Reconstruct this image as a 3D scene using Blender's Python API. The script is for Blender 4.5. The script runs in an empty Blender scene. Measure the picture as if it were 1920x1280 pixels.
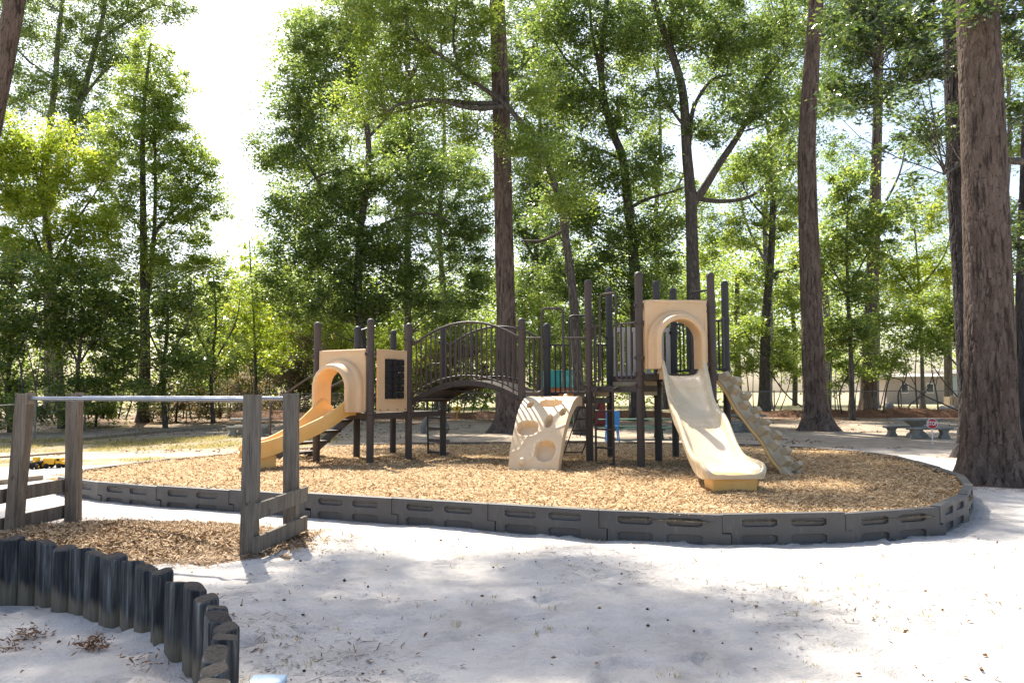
import bpy, math, random
import numpy as np
from mathutils import Vector, Matrix

random.seed(7)
rng = np.random.default_rng(7)
S = bpy.context.scene
COL = S.collection
PI = math.pi
R = math.radians

# ------------------------------------------------------------------ camera
F = 1493.33                      # focal length in pixels of the 1920 wide photograph (28 mm)
CZ = 1.45                        # eye height
_p = math.atan(96.5 / F)
_r = R(0.25)
_fw = Vector((0, math.cos(_p), math.sin(_p)))
_u0 = Vector((0, -math.sin(_p), math.cos(_p)))
_r0 = Vector((1, 0, 0))
_rt = _r0 * math.cos(_r) - _u0 * math.sin(_r)
_up = _u0 * math.cos(_r) + _r0 * math.sin(_r)
cd = bpy.data.cameras.new('camera')
cam = bpy.data.objects.new('camera', cd)
COL.objects.link(cam)
cd.lens = 28
cd.sensor_width = 36
cd.clip_start = 0.05
cd.clip_end = 2000
m = Matrix.Identity(4)
for i in range(3):
    m[i][0] = _rt[i]; m[i][1] = _up[i]; m[i][2] = -_fw[i]
m[2][3] = CZ
cam.matrix_world = m
S.camera = cam

# ------------------------------------------------------------------ sky, sun, exposure
SUN_EL, SUN_AZ = R(52), R(-22)   # azimuth from +Y, negative to the left: behind the trees
w = bpy.data.worlds.new('World')
S.world = w
w.use_nodes = True
nt = w.node_tree
nt.nodes.clear()
sky = nt.nodes.new('ShaderNodeTexSky')
sky.sky_type = 'NISHITA'
sky.sun_disc = False
sky.sun_elevation = SUN_EL
sky.sun_rotation = SUN_AZ % (2 * PI)
sky.air_density = 1.0
sky.dust_density = 2.5
sky.ozone_density = 1.0
hs = nt.nodes.new('ShaderNodeHueSaturation')
hs.inputs['Saturation'].default_value = 1.0
bgn = nt.nodes.new('ShaderNodeBackground')
bgn.inputs['Strength'].default_value = 0.12
on = nt.nodes.new('ShaderNodeOutputWorld')
nt.links.new(sky.outputs[0], hs.inputs['Color'])
nt.links.new(hs.outputs[0], bgn.inputs[0])
nt.links.new(bgn.outputs[0], on.inputs[0])

sl = bpy.data.lights.new('sun', 'SUN')
sl.energy = 5.0
sl.angle = R(0.53)
sl.color = (1.0, 0.94, 0.84)
sun = bpy.data.objects.new('sun', sl)
COL.objects.link(sun)
_sd = Vector((math.sin(SUN_AZ) * math.cos(SUN_EL), math.cos(SUN_AZ) * math.cos(SUN_EL), math.sin(SUN_EL)))
sun.rotation_euler = _sd.to_track_quat('Z', 'Y').to_euler()
sun.location = (-20, 40, 45)

S.view_settings.view_transform = 'Standard'
S.view_settings.look = 'None'
S.view_settings.exposure = 1.3
S.view_settings.gamma = 1.0
S.view_settings.use_curve_mapping = False
S.cycles.max_bounces = 8
S.cycles.diffuse_bounces = 4
S.cycles.transmission_bounces = 4
S.cycles.transparent_max_bounces = 4
S.cycles.sample_clamp_indirect = 6.0


# ------------------------------------------------------------------ helpers
def ray(px, py):
    return _fw * F + _rt * (px - 960) + _up * (640 - py)


def at(px, py, Y=None, z=None):
    """world point seen at a photograph pixel, at distance Y or at height z"""
    d = ray(px, py)
    t = (Y / d.y) if Y is not None else ((z - CZ) / d.z)
    return Vector((d.x * t, d.y * t, CZ + d.z * t))


def sstep(a, b, v):
    t = np.clip((v - a) / (b - a), 0, 1)
    return t * t * (3 - 2 * t)


def vnoise(x, y, seed=0):
    x = np.asarray(x, float); y = np.asarray(y, float)
    xi = np.floor(x).astype(np.int64); yi = np.floor(y).astype(np.int64)
    fx = x - xi; fy = y - yi
    fx = fx * fx * (3 - 2 * fx); fy = fy * fy * (3 - 2 * fy)

    def h(a, b):
        n = (a * 374761393 + b * 668265263 + seed * 974711) & 0x7fffffff
        n = ((n ^ (n >> 13)) * 1274126177) & 0x7fffffff
        return ((n ^ (n >> 16)) & 0xffff) / 65535.0
    return (h(xi, yi) * (1 - fx) + h(xi + 1, yi) * fx) * (1 - fy) + (h(xi, yi + 1) * (1 - fx) + h(xi + 1, yi + 1) * fx) * fy


def fbm(x, y, oct=4, seed=0):
    v = 0; a = .5; f = 1
    for i in range(oct):
        v = v + a * vnoise(x * f, y * f, seed + i); a *= .5; f *= 2.03
    return v


class MB:
    """collects shapes into one mesh"""
    def __init__(s):
        s.v = []; s.f = []

    def add(s, vs, fs):
        o = len(s.v)
        s.v += [tuple(p) for p in vs]
        s.f += [tuple(i + o for i in f) for f in fs]

    def box(s, c, size, X=(1, 0, 0), Y=(0, 1, 0), Z=(0, 0, 1)):
        c = Vector(c); X = Vector(X) * size[0] / 2; Y = Vector(Y) * size[1] / 2; Z = Vector(Z) * size[2] / 2
        vs = [c + X * a + Y * b + Z * d for d in (-1, 1) for b in (-1, 1) for a in (-1, 1)]
        s.add(vs, [(0, 2, 3, 1), (4, 5, 7, 6), (0, 1, 5, 4), (2, 6, 7, 3), (0, 4, 6, 2), (1, 3, 7, 5)])

    def bar(s, a, b, w, h, up=(0, 0, 1)):
        a = Vector(a); b = Vector(b); d = b - a; L = d.length; d = d / L
        sd = d.cross(Vector(up)).normalized(); u = sd.cross(d)
        s.box((a + b) / 2, (L, w, h), d, sd, u)

    def tube(s, path, r, n=8, caps=True):
        P = [Vector(p) for p in path]
        k = len(P)
        rs = r if isinstance(r, (list, tuple)) else [r] * k
        t0 = (P[1] - P[0]).normalized()
        ref = Vector((0, 0, 1)) if abs(t0.z) < .9 else Vector((1, 0, 0))
        nrm = t0.cross(ref).normalized()
        vs = []
        for i in range(k):
            t = (P[min(i + 1, k - 1)] - P[max(i - 1, 0)]).normalized()
            nrm = (nrm - t * nrm.dot(t))
            nrm = nrm.normalized() if nrm.length > 1e-6 else t.orthogonal().normalized()
            b = t.cross(nrm)
            for j in range(n):
                a = 2 * PI * j / n
                vs.append(P[i] + (nrm * math.cos(a) + b * math.sin(a)) * rs[i])
        fs = [(i * n + j, i * n + (j + 1) % n, (i + 1) * n + (j + 1) % n, (i + 1) * n + j) for i in range(k - 1) for j in range(n)]
        if caps:
            fs.append(tuple(range(n))[::-1]); fs.append(tuple((k - 1) * n + j for j in range(n)))
        s.add(vs, fs)

    def lathe(s, c, prof, n=16):
        c = Vector(c); vs = []
        for (r, z) in prof:
            for j in range(n):
                a = 2 * PI * j / n
                vs.append(c + Vector((r * math.cos(a), r * math.sin(a), z)))
        k = len(prof)
        fs = [(i * n + j, i * n + (j + 1) % n, (i + 1) * n + (j + 1) % n, (i + 1) * n + j) for i in range(k - 1) for j in range(n)]
        fs.append(tuple(range(n))[::-1]); fs.append(tuple((k - 1) * n + j for j in range(n)))
        s.add(vs, fs)

    def loft(s, loops, closed=True, caps=True):
        n = len(loops[0]); vs = [p for l in loops for p in l]; fs = []
        for i in range(len(loops) - 1):
            for j in range(n if closed else n - 1):
                j2 = (j + 1) % n
                fs.append((i * n + j, i * n + j2, (i + 1) * n + j2, (i + 1) * n + j))
        if caps:
            fs.append(tuple(range(n))[::-1]); fs.append(tuple((len(loops) - 1) * n + j for j in range(n)))
        s.add(vs, fs)

    def prism(s, pts, h):
        """polygon of 3D points extruded by the vector h"""
        h = Vector(h); n = len(pts)
        vs = [Vector(p) for p in pts] + [Vector(p) + h for p in pts]
        fs = [tuple(range(n))[::-1], tuple(range(n, 2 * n))] + [(i, (i + 1) % n, n + (i + 1) % n, n + i) for i in range(n)]
        s.add(vs, fs)


def worldloc(o):
    v = Vector((0, 0, 0))
    while o is not None:
        v += o.location; o = o.parent
    return v


def link(name, me, parent=None):
    o = bpy.data.objects.new(name, me)
    COL.objects.link(o)
    if parent is not None:
        o.parent = parent
    return o


def obj(name, mb, mat, parent=None, smooth=35, bevel=0):
    me = bpy.data.meshes.new(name)
    off = worldloc(parent)
    vs = [(a - off.x, b - off.y, c - off.z) for a, b, c in mb.v]
    me.from_pydata(vs, [], mb.f)
    me.materials.append(mat)
    if smooth:
        me.polygons.foreach_set('use_smooth', [True] * len(me.polygons))
        me.set_sharp_from_angle(angle=R(smooth))
    me.update()
    o = link(name, me, parent)
    if bevel:
        b = o.modifiers.new('bevel', 'BEVEL'); b.width = bevel; b.segments = 2; b.limit_method = 'ANGLE'
    return o


def npobj(name, V, Fc, mat, parent=None, smooth=False):
    """V (n,3) array, Fc (m,k) array of faces"""
    me = bpy.data.meshes.new(name)
    off = worldloc(parent)
    V = np.asarray(V, np.float32) - np.array(off, np.float32)
    Fc = np.asarray(Fc, np.int32); k = Fc.shape[1]
    me.vertices.add(len(V)); me.vertices.foreach_set('co', V.ravel())
    me.loops.add(Fc.size); me.loops.foreach_set('vertex_index', Fc.ravel())
    me.polygons.add(len(Fc)); me.polygons.foreach_set('loop_start', np.arange(0, Fc.size, k, dtype=np.int32))
    if smooth:
        me.polygons.foreach_set('use_smooth', np.ones(len(Fc), bool))
    me.update(calc_edges=True)
    me.materials.append(mat)
    return link(name, me, parent)


def tag(o, label=None, cat=None, group=None, kind=None):
    if label: o['label'] = label
    if cat: o['category'] = cat
    if group: o['group'] = group
    if kind: o['kind'] = kind
    return o


def thing(name, loc, label, cat, group=None):
    o = bpy.data.objects.new(name, None)
    o.empty_display_size = .2
    COL.objects.link(o)
    o.location = loc
    return tag(o, label, cat, group)


def dup(root, loc, rz, label=None):
    r = root.copy(); COL.objects.link(r); r.location = loc; r.rotation_euler = (0, 0, rz)
    if label: r['label'] = label
    for ch in list(root.children):
        c = ch.copy(); COL.objects.link(c); c.parent = r
        for g in list(ch.children):
            d = g.copy(); COL.objects.link(d); d.parent = c
    return r


def grid_faces(nu, nv):
    i = np.arange(nv - 1)[:, None] * nu + np.arange(nu - 1)[None, :]
    i = i.ravel()
    return np.stack([i, i + 1, i + nu + 1, i + nu], 1)


# ------------------------------------------------------------------ materials
class NT:
    def __init__(s, name):
        s.m = bpy.data.materials.new(name); s.m.use_nodes = True
        s.t = s.m.node_tree; s.t.nodes.clear()
        s.out = s.n('ShaderNodeOutputMaterial')

    def n(s, typ, **kw):
        o = s.t.nodes.new(typ)
        for k, v in kw.items():
            setattr(o, k, v)
        return o

    def l(s, a, b):
        s.t.links.new(a, b)

    def coord(s, scale=(1, 1, 1), kind='Object'):
        c = s.n('ShaderNodeTexCoord'); mp = s.n('ShaderNodeMapping'); mp.inputs['Scale'].default_value = scale
        s.l(c.outputs[kind], mp.inputs[0]); return mp.outputs[0]

    def noise(s, vec, scale, detail=4, rough=.6):
        n = s.n('ShaderNodeTexNoise'); n.inputs['Scale'].default_value = scale
        n.inputs['Detail'].default_value = detail; n.inputs['Roughness'].default_value = rough
        s.l(vec, n.inputs['Vector']); return n.outputs['Fac']

    def ramp(s, fac, stops):
        r = s.n('ShaderNodeValToRGB'); e = r.color_ramp.elements
        while len(e) > 1: e.remove(e[-1])
        e[0].position = stops[0][0]; e[0].color = (*stops[0][1], 1)
        for p, c in stops[1:]:
            x = e.new(p); x.color = (*c, 1)
        s.l(fac, r.inputs[0]); return r.outputs[0]

    def mix(s, fac, a, b, typ='MIX'):
        x = s.n('ShaderNodeMix', data_type='RGBA', blend_type=typ)
        for v, i in ((fac, 0), (a, 6), (b, 7)):
            if hasattr(v, 'is_output'): s.l(v, x.inputs[i])
            elif i == 0: x.inputs[0].default_value = v
            else: x.inputs[i].default_value = (*v, 1)
        return x.outputs[2]

    def math(s, op, a, b=None):
        x = s.n('ShaderNodeMath', operation=op)
        for i, v in enumerate((a, b)):
            if v is None: continue
            if hasattr(v, 'is_output'): s.l(v, x.inputs[i])
            else: x.inputs[i].default_value = v
        return x.outputs[0]

    def mrange(s, v, a, b, c=0, d=1):
        x = s.n('ShaderNodeMapRange'); x.interpolation_type = 'SMOOTHSTEP'
        s.l(v, x.inputs[0])
        for i, q in enumerate((a, b, c, d)): x.inputs[i + 1].default_value = q
        return x.outputs[0]

    def bump(s, h, strength, dist):
        b = s.n('ShaderNodeBump'); b.inputs['Strength'].default_value = strength; b.inputs['Distance'].default_value = dist
        s.l(h, b.inputs['Height']); return b.outputs[0]

    def bsdf(s, col, rough=.6, normal=None, metal=0, spec=.5):
        p = s.n('ShaderNodeBsdfPrincipled')
        for v, k in ((col, 'Base Color'), (rough, 'Roughness')):
            if hasattr(v, 'is_output'): s.l(v, p.inputs[k])
            elif k == 'Base Color': p.inputs[k].default_value = (*v, 1)
            else: p.inputs[k].default_value = v
        p.inputs['Metallic'].default_value = metal
        p.inputs['Specular IOR Level'].default_value = spec
        if normal is not None: s.l(normal, p.inputs['Normal'])
        return p.outputs[0]

    def done(s, sh):
        s.l(sh, s.out.inputs[0]); return s.m


def plastic(name, c1, c2, rough, dirt=(.30, .22, .13), amt=.45):
    """moulded plastic: faded patches, grime runs and scuffs"""
    q = NT(name); v = q.coord((1, 1, 1))
    n1 = q.noise(v, 2.2, 4); n2 = q.noise(q.coord((9, 9, 1.6)), 2.0, 5, .7); n3 = q.noise(v, 45, 5, .75); n4 = q.noise(v, 4.5, 5, .7)
    col = q.ramp(n1, [(.3, c1), (.7, c2)])
    col = q.mix(q.math('MULTIPLY', q.mrange(n2, .52, .74, 0, amt), q.mrange(n4, .38, .62)), col, dirt)
    col = q.mix(q.mrange(n3, .66, .74, 0, amt * .8), col, dirt)
    rg = q.mrange(n4, .3, .7, rough - .06, rough + .16)
    return q.done(q.bsdf(col, rg, q.bump(q.math('ADD', n3, n4), .06, .004), 0, .45))


def pm(name, c1, c2, scale=6, rough=.6, bump=.2, bdist=.01, stretch=(1, 1, 1), metal=0, spec=.4, lo=.3, hi=.7, fine=None):
    q = NT(name); v = q.coord(stretch)
    nz = q.noise(v, scale, 5)
    col = q.ramp(nz, [(lo, c1), (hi, c2)])
    h = q.noise(v, fine or scale * 4, 4)
    rg = q.mrange(nz, .3, .7, max(rough - .1, .05), min(rough + .12, 1))
    return q.done(q.bsdf(col, rg, q.bump(h, bump, bdist), metal, spec))


M = {}
M['post'] = pm('brown_coated_metal', (.058, .042, .033), (.082, .061, .049), 3, .55, .12, .003, fine=160)
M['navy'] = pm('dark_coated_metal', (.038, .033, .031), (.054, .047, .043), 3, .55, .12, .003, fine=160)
M['deck'] = pm('brown_vinyl_deck', (.045, .034, .028), (.075, .057, .046), 5, .6, .2, .004, fine=120)
M['tan'] = plastic('tan_plastic', (.66, .43, .225), (.72, .50, .285), .42, (.34, .23, .13), .35)
M['slide'] = plastic('worn_tan_plastic', (.66, .51, .31), (.75, .60, .40), .2, (.40, .30, .18), .4)
M['yslide'] = plastic('yellow_tan_plastic', (.76, .44, .13), (.82, .51, .185), .36, (.42, .25, .08), .45)
M['wallp'] = plastic('cream_plastic', (.72, .50, .275), (.79, .59, .36), .5, (.42, .31, .19), .35)
M['weather'] = pm('weathered_tan_plastic', (.40, .30, .175), (.56, .44, .28), 5, .55, .3, .006, fine=50)
M['grey_panel'] = pm('grey_tan_plastic', (.42, .37, .31), (.50, .45, .39), 3, .5, .08, .003)
M['black'] = pm('black_rubber', (.010, .009, .009), (.018, .016, .016), 8, .75, .15, .004)
M['border'] = plastic('charcoal_plastic', (.055, .051, .05), (.088, .081, .076), .5, (.26, .225, .18), .55)
M['steel'] = pm('galvanised_pipe', (.26, .27, .29), (.36, .37, .385), 5, .33, .02, .001, metal=.85)
M['fence'] = pm('dull_galvanised_wire', (.17, .17, .165), (.30, .29, .28), 9, .5, .1, .002, metal=.4)
M['concrete'] = pm('mossy_concrete', (.17, .165, .14), (.30, .285, .24), 7, .85, .5, .01)
M['gtable'] = pm('green_paint', (.012, .065, .038), (.022, .10, .06), 8, .45, .2, .004)
M['red'] = pm('red_paint', (.42, .012, .016), (.50, .02, .022), 3, .35, .05, .002)
M['white'] = pm('white_paint', (.74, .74, .72), (.82, .82, .80), 4, .45, .05, .002)
M['yellow'] = pm('yellow_plastic', (.72, .36, .012), (.82, .45, .02), 4, .35, .05, .002)
M['orange'] = pm('orange_plastic', (.55, .13, .02), (.64, .19, .035), 4, .4, .05, .002)
M['dkred'] = pm('dark_red_plastic', (.16, .014, .012), (.21, .022, .018), 4, .4, .05, .002)
M['teal'] = pm('teal_plastic', (.02, .23, .18), (.03, .30, .24), 4, .4, .05, .002)
M['green_pl'] = pm('green_plastic', (.02, .13, .055), (.03, .18, .08), 4, .4, .05, .002)
M['blue'] = pm('blue_plastic', (.012, .16, .44), (.02, .22, .55), 4, .35, .05, .002)
M['paleblue'] = pm('pale_blue_plastic', (.42, .58, .70), (.55, .68, .78), 4, .35, .05, .002)
M['siding'] = pm('pale_siding', (.33, .275, .26), (.40, .34, .315), 3, .7, .1, .004)
M['bluesid'] = pm('blue_grey_siding', (.30, .37, .46), (.37, .44, .53), 3, .7, .1, .004)
M['roof'] = pm('roof_shingle', (.28, .25, .23), (.38, .34, .31), 12, .8, .3, .01)
M['glass'] = pm('window_glass', (.02, .025, .03), (.03, .035, .04), 2, .08, .01, .001, spec=.6)
M['stone'] = pm('pale_stone', (.38, .32, .27), (.55, .47, .40), 4, .8, .5, .03)
M['greystone'] = pm('grey_stone', (.16, .145, .13), (.26, .24, .21), 4, .85, .6, .03)
M['oldwood'] = pm('split_timber', (.20, .15, .10), (.34, .27, .19), 8, .85, .5, .01, stretch=(1, 1, .2))
M['straw'] = pm('pine_straw', (.075, .03, .014), (.22, .10, .045), 9, .9, .5, .02)
M['rope'] = pm('brown_cable', (.03, .025, .022), (.05, .04, .035), 20, .6, .3, .003)


def wood_mat(name, d, a, b):
    q = NT(name); v = q.coord((7, 7, .55))
    n1 = q.noise(v, 3.0, 8, .7)
    n2 = q.noise(q.coord((30, 30, 1.2)), 3.0, 4)
    col = q.ramp(n1, [(.28, d), (.48, a), (.72, b)])
    col = q.mix(q.mrange(n2, .52, .68, 0, .55), col, d)
    n5 = q.noise(q.coord((60, 60, .8)), 1.6, 3)
    col = q.mix(q.mrange(n5, .62, .68, 0, .8), col, (.025, .02, .016))
    kn = q.noise(q.coord((5, 5, 3)), 2.4, 2)
    col = q.mix(q.mrange(kn, .68, .74, 0, .7), col, (.05, .035, .025))
    h = q.math('ADD', n1, n2)
    return q.done(q.bsdf(col, .85, q.bump(h, .7, .010), 0, .2))


M['wood'] = wood_mat('weathered_grey_timber', (.07, .055, .042), (.17, .145, .115), (.26, .225, .18))
M['brownwood'] = wood_mat('weathered_brown_timber', (.085, .062, .043), (.21, .16, .115), (.31, .25, .185))


def log_mat():
    # dark stain on the upper two thirds, bare grey brown wood and a damp line below
    q = NT('stained_palisade_timber'); v = q.coord((9, 9, .7))
    n1 = q.noise(q.coord((20, 20, .9)), 2.2, 8, .72)
    n2 = q.noise(q.coord((55, 55, 1.1)), 2.0, 6, .7)
    n3 = q.noise(q.coord((7, 7, 1.5)), 1.4, 4)
    n4 = q.noise(q.coord((6, 6, .8)), 1.7, 3)
    g = q.n('ShaderNodeNewGeometry'); sp = q.n('ShaderNodeSeparateXYZ'); q.l(g.outputs['Position'], sp.inputs[0])
    sn = q.n('ShaderNodeSeparateXYZ'); q.l(g.outputs['True Normal'], sn.inputs[0])
    nn = q.math('ADD', q.math('MULTIPLY', n1, .6), q.math('MULTIPLY', n4, .5))
    dark = q.ramp(nn, [(.36, (.012, .012, .014)), (.50, (.030, .031, .036)), (.60, (.085, .088, .088)), (.72, (.25, .255, .245))])
    low = q.ramp(n2, [(.3, (.10, .082, .058)), (.7, (.25, .21, .155))])
    hz = q.math('ADD', sp.outputs[2], q.math('MULTIPLY', q.math('SUBTRACT', n3, .5), .22))
    col = q.mix(q.mrange(hz, .10, .19), low, dark)
    col = q.mix(q.mrange(n2, .56, .66, 0, .6), col, (.012, .012, .014))
    end = q.ramp(q.noise(q.coord((60, 60, 60)), 1, 4), [(.3, (.028, .025, .023)), (.7, (.085, .072, .062))])
    col = q.mix(q.mrange(sn.outputs[2], .7, .9), col, end)
    return q.done(q.bsdf(col, .85, q.bump(q.math('ADD', n1, n2), .8, .012), 0, .2))


M['log'] = log_mat()


def leaf_mat(name, stops, trans, tfac=.5, rough=.42, spec=.5):
    q = NT(name); g = q.n('ShaderNodeNewGeometry')
    rnd = g.outputs['Random Per Island']
    col = q.ramp(rnd, stops)
    tcol = q.mix(1.0, col, trans, 'MULTIPLY')
    tb = q.n('ShaderNodeBsdfTranslucent'); q.l(tcol, tb.inputs[0])
    p = q.bsdf(col, rough, None, 0, spec)
    mx = q.n('ShaderNodeMixShader'); mx.inputs[0].default_value = tfac
    q.l(p, mx.inputs[1]); q.l(tb.outputs[0], mx.inputs[2])
    return q.done(mx.outputs[0])


LT = (3.6, 3.5, 2.1)
M['l_yellow'] = leaf_mat('yellow_green_leaf', [(0, (.10, .145, .02)), (.5, (.145, .185, .025)), (.9, (.20, .22, .035)), (1, (.27, .23, .05))], LT, .55)
M['l_bright'] = leaf_mat('bright_green_leaf', [(0, (.078, .115, .028)), (.6, (.12, .16, .036)), (1, (.19, .21, .055))], LT, .55, .35, .65)
M['l_mid'] = leaf_mat('mid_green_leaf', [(0, (.048, .080, .028)), (.5, (.082, .120, .038)), (.85, (.125, .16, .048)), (1, (.18, .20, .065))], LT, .5, .33, .75)
M['l_dark'] = leaf_mat('dark_glossy_leaf', [(0, (.046, .078, .028)), (.5, (.088, .125, .038)), (.85, (.15, .18, .05)), (1, (.25, .25, .07))], LT, .55, .26, .9)
M['l_magnolia'] = leaf_mat('leathery_leaf', [(0, (.022, .042, .014)), (.7, (.045, .07, .02)), (1, (.10, .12, .03))], LT, .38, .28, .8)
M['l_pine'] = leaf_mat('pine_needle', [(0, (.03, .055, .025)), (1, (.07, .10, .04))], (2.2, 2.2, 1.6), .3, .45)
M['l_brown'] = leaf_mat('dry_leaf', [(0, (.10, .05, .022)), (.6, (.17, .095, .045)), (1, (.28, .19, .11))], (1.6, 1.4, 1.1), .3, .7, .2)
M['l_thicket'] = leaf_mat('thicket_leaf', [(0, (.05, .07, .02)), (.4, (.10, .095, .035)), (.7, (.17, .12, .065)), (1, (.26, .20, .14))], (2.2, 2.0, 1.5), .4, .6, .3)
M['grass'] = leaf_mat('grass_blade', [(0, (.10, .12, .03)), (.4, (.22, .20, .07)), (1, (.42, .35, .17))], (2.2, 2.0, 1.3), .4, .6, .3)
M['chip'] = leaf_mat('wood_chip', [(0, (.14, .075, .032)), (.25, (.38, .23, .105)), (.65, (.58, .40, .205)), (1, (.74, .58, .36))], (.8, .7, .5), .08, .8, .2)
M['shadechip'] = leaf_mat('shaded_wood_chip', [(0, (.12, .068, .032)), (.3, (.29, .185, .095)), (.75, (.47, .325, .185)), (1, (.62, .47, .30))], (.8, .7, .5), .08, .8, .2)  # chip colours lowered so the heap carries its shade
M['litter'] = leaf_mat('twig_litter', [(0, (.035, .026, .02)), (.6, (.10, .07, .045)), (1, (.24, .15, .08))], (.8, .7, .5), .08, .8, .2)


def bark_mat(name, a, b, c, sc=5.0, zs=.33, bd=.03):
    q = NT(name); v = q.coord((1, 1, zs))
    wob = q.n('ShaderNodeTexNoise'); wob.inputs['Scale'].default_value = sc * 1.3; q.l(v, wob.inputs['Vector'])
    ad = q.n('ShaderNodeMix', data_type='RGBA', blend_type='LINEAR_LIGHT'); ad.inputs[0].default_value = .07
    q.l(v, ad.inputs[6]); q.l(wob.outputs['Color'], ad.inputs[7])
    vo = q.n('ShaderNodeTexVoronoi', feature='DISTANCE_TO_EDGE'); vo.inputs['Scale'].default_value = sc
    q.l(ad.outputs[2], vo.inputs['Vector'])
    vc = q.n('ShaderNodeTexVoronoi'); vc.inputs['Scale'].default_value = sc; q.l(ad.outputs[2], vc.inputs['Vector'])
    sep = q.n('ShaderNodeSeparateColor'); q.l(vc.outputs['Color'], sep.inputs[0])
    fine = q.noise(q.coord((1, 1, .5)), 34, 5, .7)
    plate = q.ramp(q.math('ADD', q.math('MULTIPLY', sep.outputs[0], .55), q.math('MULTIPLY', fine, .5)), [(.2, b), (.75, c)])
    edge = q.mrange(vo.outputs[0], -.01, .09)
    col = q.mix(edge, a, plate)
    h = q.math('ADD', q.math('MULTIPLY', edge, 1.0), q.math('MULTIPLY', fine, .45))
    return q.done(q.bsdf(col, .9, q.bump(h, .8, bd), 0, .15))


M['pinebark'] = bark_mat('pine_bark', (.050, .036, .030), (.085, .060, .050), (.185, .14, .12), 13, .30, .02)


def plate_mat(name, crack, a, b):
    q = NT(name)
    at_ = q.n('ShaderNodeAttribute'); at_.attribute_name = 'plate'
    tn = q.n('ShaderNodeAttribute'); tn.attribute_name = 'tone'
    fine = q.noise(q.coord((1, 1, .35)), 60, 6, .75)
    big = q.noise(q.coord((1, 1, .5)), 2.2, 3)
    f = q.math('ADD', q.math('MULTIPLY', tn.outputs['Fac'], .30), q.math('ADD', q.math('MULTIPLY', fine, .55), q.math('MULTIPLY', q.math('SUBTRACT', big, .5), .5)))
    col = q.ramp(f, [(.25, a), (.8, b)])
    fur = q.noise(q.coord((1, 1, .13)), 13, 4, .65)
    col = q.mix(q.mrange(fur, .52, .62, 0, .75), col, crack)
    col = q.mix(q.mrange(at_.outputs['Fac'], -.15, .45), crack, col)
    return q.done(q.bsdf(col, .9, q.bump(q.math('SUBTRACT', fine, q.math('MULTIPLY', fur, 1.2)), .9, .02), 0, .12))


M['pinebark'] = plate_mat('pine_bark', (.028, .021, .017), (.098, .068, .052), (.225, .168, .132))
M['shadebark'] = plate_mat('shaded_pine_bark', (.016, .014, .013), (.042, .035, .033), (.11, .094, .09))  # pine bark darkened for a trunk standing in shade
M['bark'] = bark_mat('oak_bark', (.040, .033, .028), (.072, .060, .050), (.15, .128, .106), 16, .18, .02)
M['palebark'] = bark_mat('pale_bark', (.06, .05, .045), (.15, .13, .115), (.24, .21, .19), 9, .25, .015)


def ground_mat():
    q = NT('sandy_ground')
    g = q.n('ShaderNodeNewGeometry'); P = g.outputs['Position']
    sp = q.n('ShaderNodeSeparateXYZ'); q.l(P, sp.inputs[0])
    X, Y = sp.outputs[0], sp.outputs[1]

    def nz(scale, d=5, r=.6):
        n = q.n('ShaderNodeTexNoise'); n.inputs['Scale'].default_value = scale; n.inputs['Detail'].default_value = d
        n.inputs['Roughness'].default_value = r; q.l(P, n.inputs['Vector']); return n.outputs['Fac']
    big, med, fin, spk = nz(.35), nz(1.6, 6, .7), nz(22, 6, .7), nz(70, 3, .7)
    sand = q.ramp(med, [(.30, (.42, .38, .335)), (.48, (.53, .49, .44)), (.70, (.61, .57, .52))])
    sand = q.mix(q.mrange(spk, .60, .70, 0, .65), sand, (.25, .21, .17))
    sand = q.mix(q.mrange(nz(7, 6, .75), .56, .72, 0, .5), sand, (.30, .27, .235))
    sand = q.mix(q.mrange(fin, .60, .76, 0, .35), sand, (.36, .325, .285))
    dirt = q.ramp(med, [(.3, (.26, .195, .135)), (.5, (.37, .295, .215)), (.7, (.48, .40, .31))])
    dirt = q.mix(q.mrange(fin, .52, .72, 0, .6), dirt, (.17, .125, .09))
    yd = q.math('ADD', Y, q.math('MULTIPLY', q.math('SUBTRACT', big, .5), 9))
    col = q.mix(q.mrange(yd, 14.5, 23), sand, dirt)
    # worn grass on the left
    grass = q.ramp(fin, [(.3, (.14, .13, .05)), (.55, (.30, .26, .12)), (.75, (.44, .38, .22))])
    gx = q.math('ADD', X, q.math('MULTIPLY', q.math('SUBTRACT', big, .5), 5))
    gm = q.math('MULTIPLY', q.mrange(gx, -4.5, -7.0), q.math('MULTIPLY', q.mrange(yd, 15.5, 17.5), q.mrange(yd, 29, 26)))
    gm = q.math('MULTIPLY', gm, q.mrange(med, .40, .56))
    path = q.math('MULTIPLY', q.mrange(Y, 18.6, 19.2), q.mrange(Y, 22.0, 21.2))
    gm = q.math('MULTIPLY', gm, q.math('SUBTRACT', 1.0, path))
    col = q.mix(gm, col, grass)
    # leaf litter towards and beyond the fence
    lit = q.ramp(fin, [(.3, (.09, .05, .028)), (.55, (.20, .125, .075)), (.75, (.38, .29, .21))])
    lm = q.math('MULTIPLY', q.mrange(yd, 31, 37), q.mrange(nz(.8, 5, .6), .36, .56))
    col = q.mix(lm, col, lit)
    yard = q.ramp(med, [(.3, (.30, .25, .14)), (.7, (.46, .40, .26))])
    col = q.mix(q.mrange(yd, 46, 54), col, yard)
    h = q.math('ADD', q.math('MULTIPLY', nz(5, 5, .7), .9), q.math('ADD', q.math('MULTIPLY', fin, .5), q.math('MULTIPLY', spk, .2)))
    return q.done(q.bsdf(col, .95, q.bump(h, .75, .06), 0, .1))


M['ground'] = ground_mat()


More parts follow.
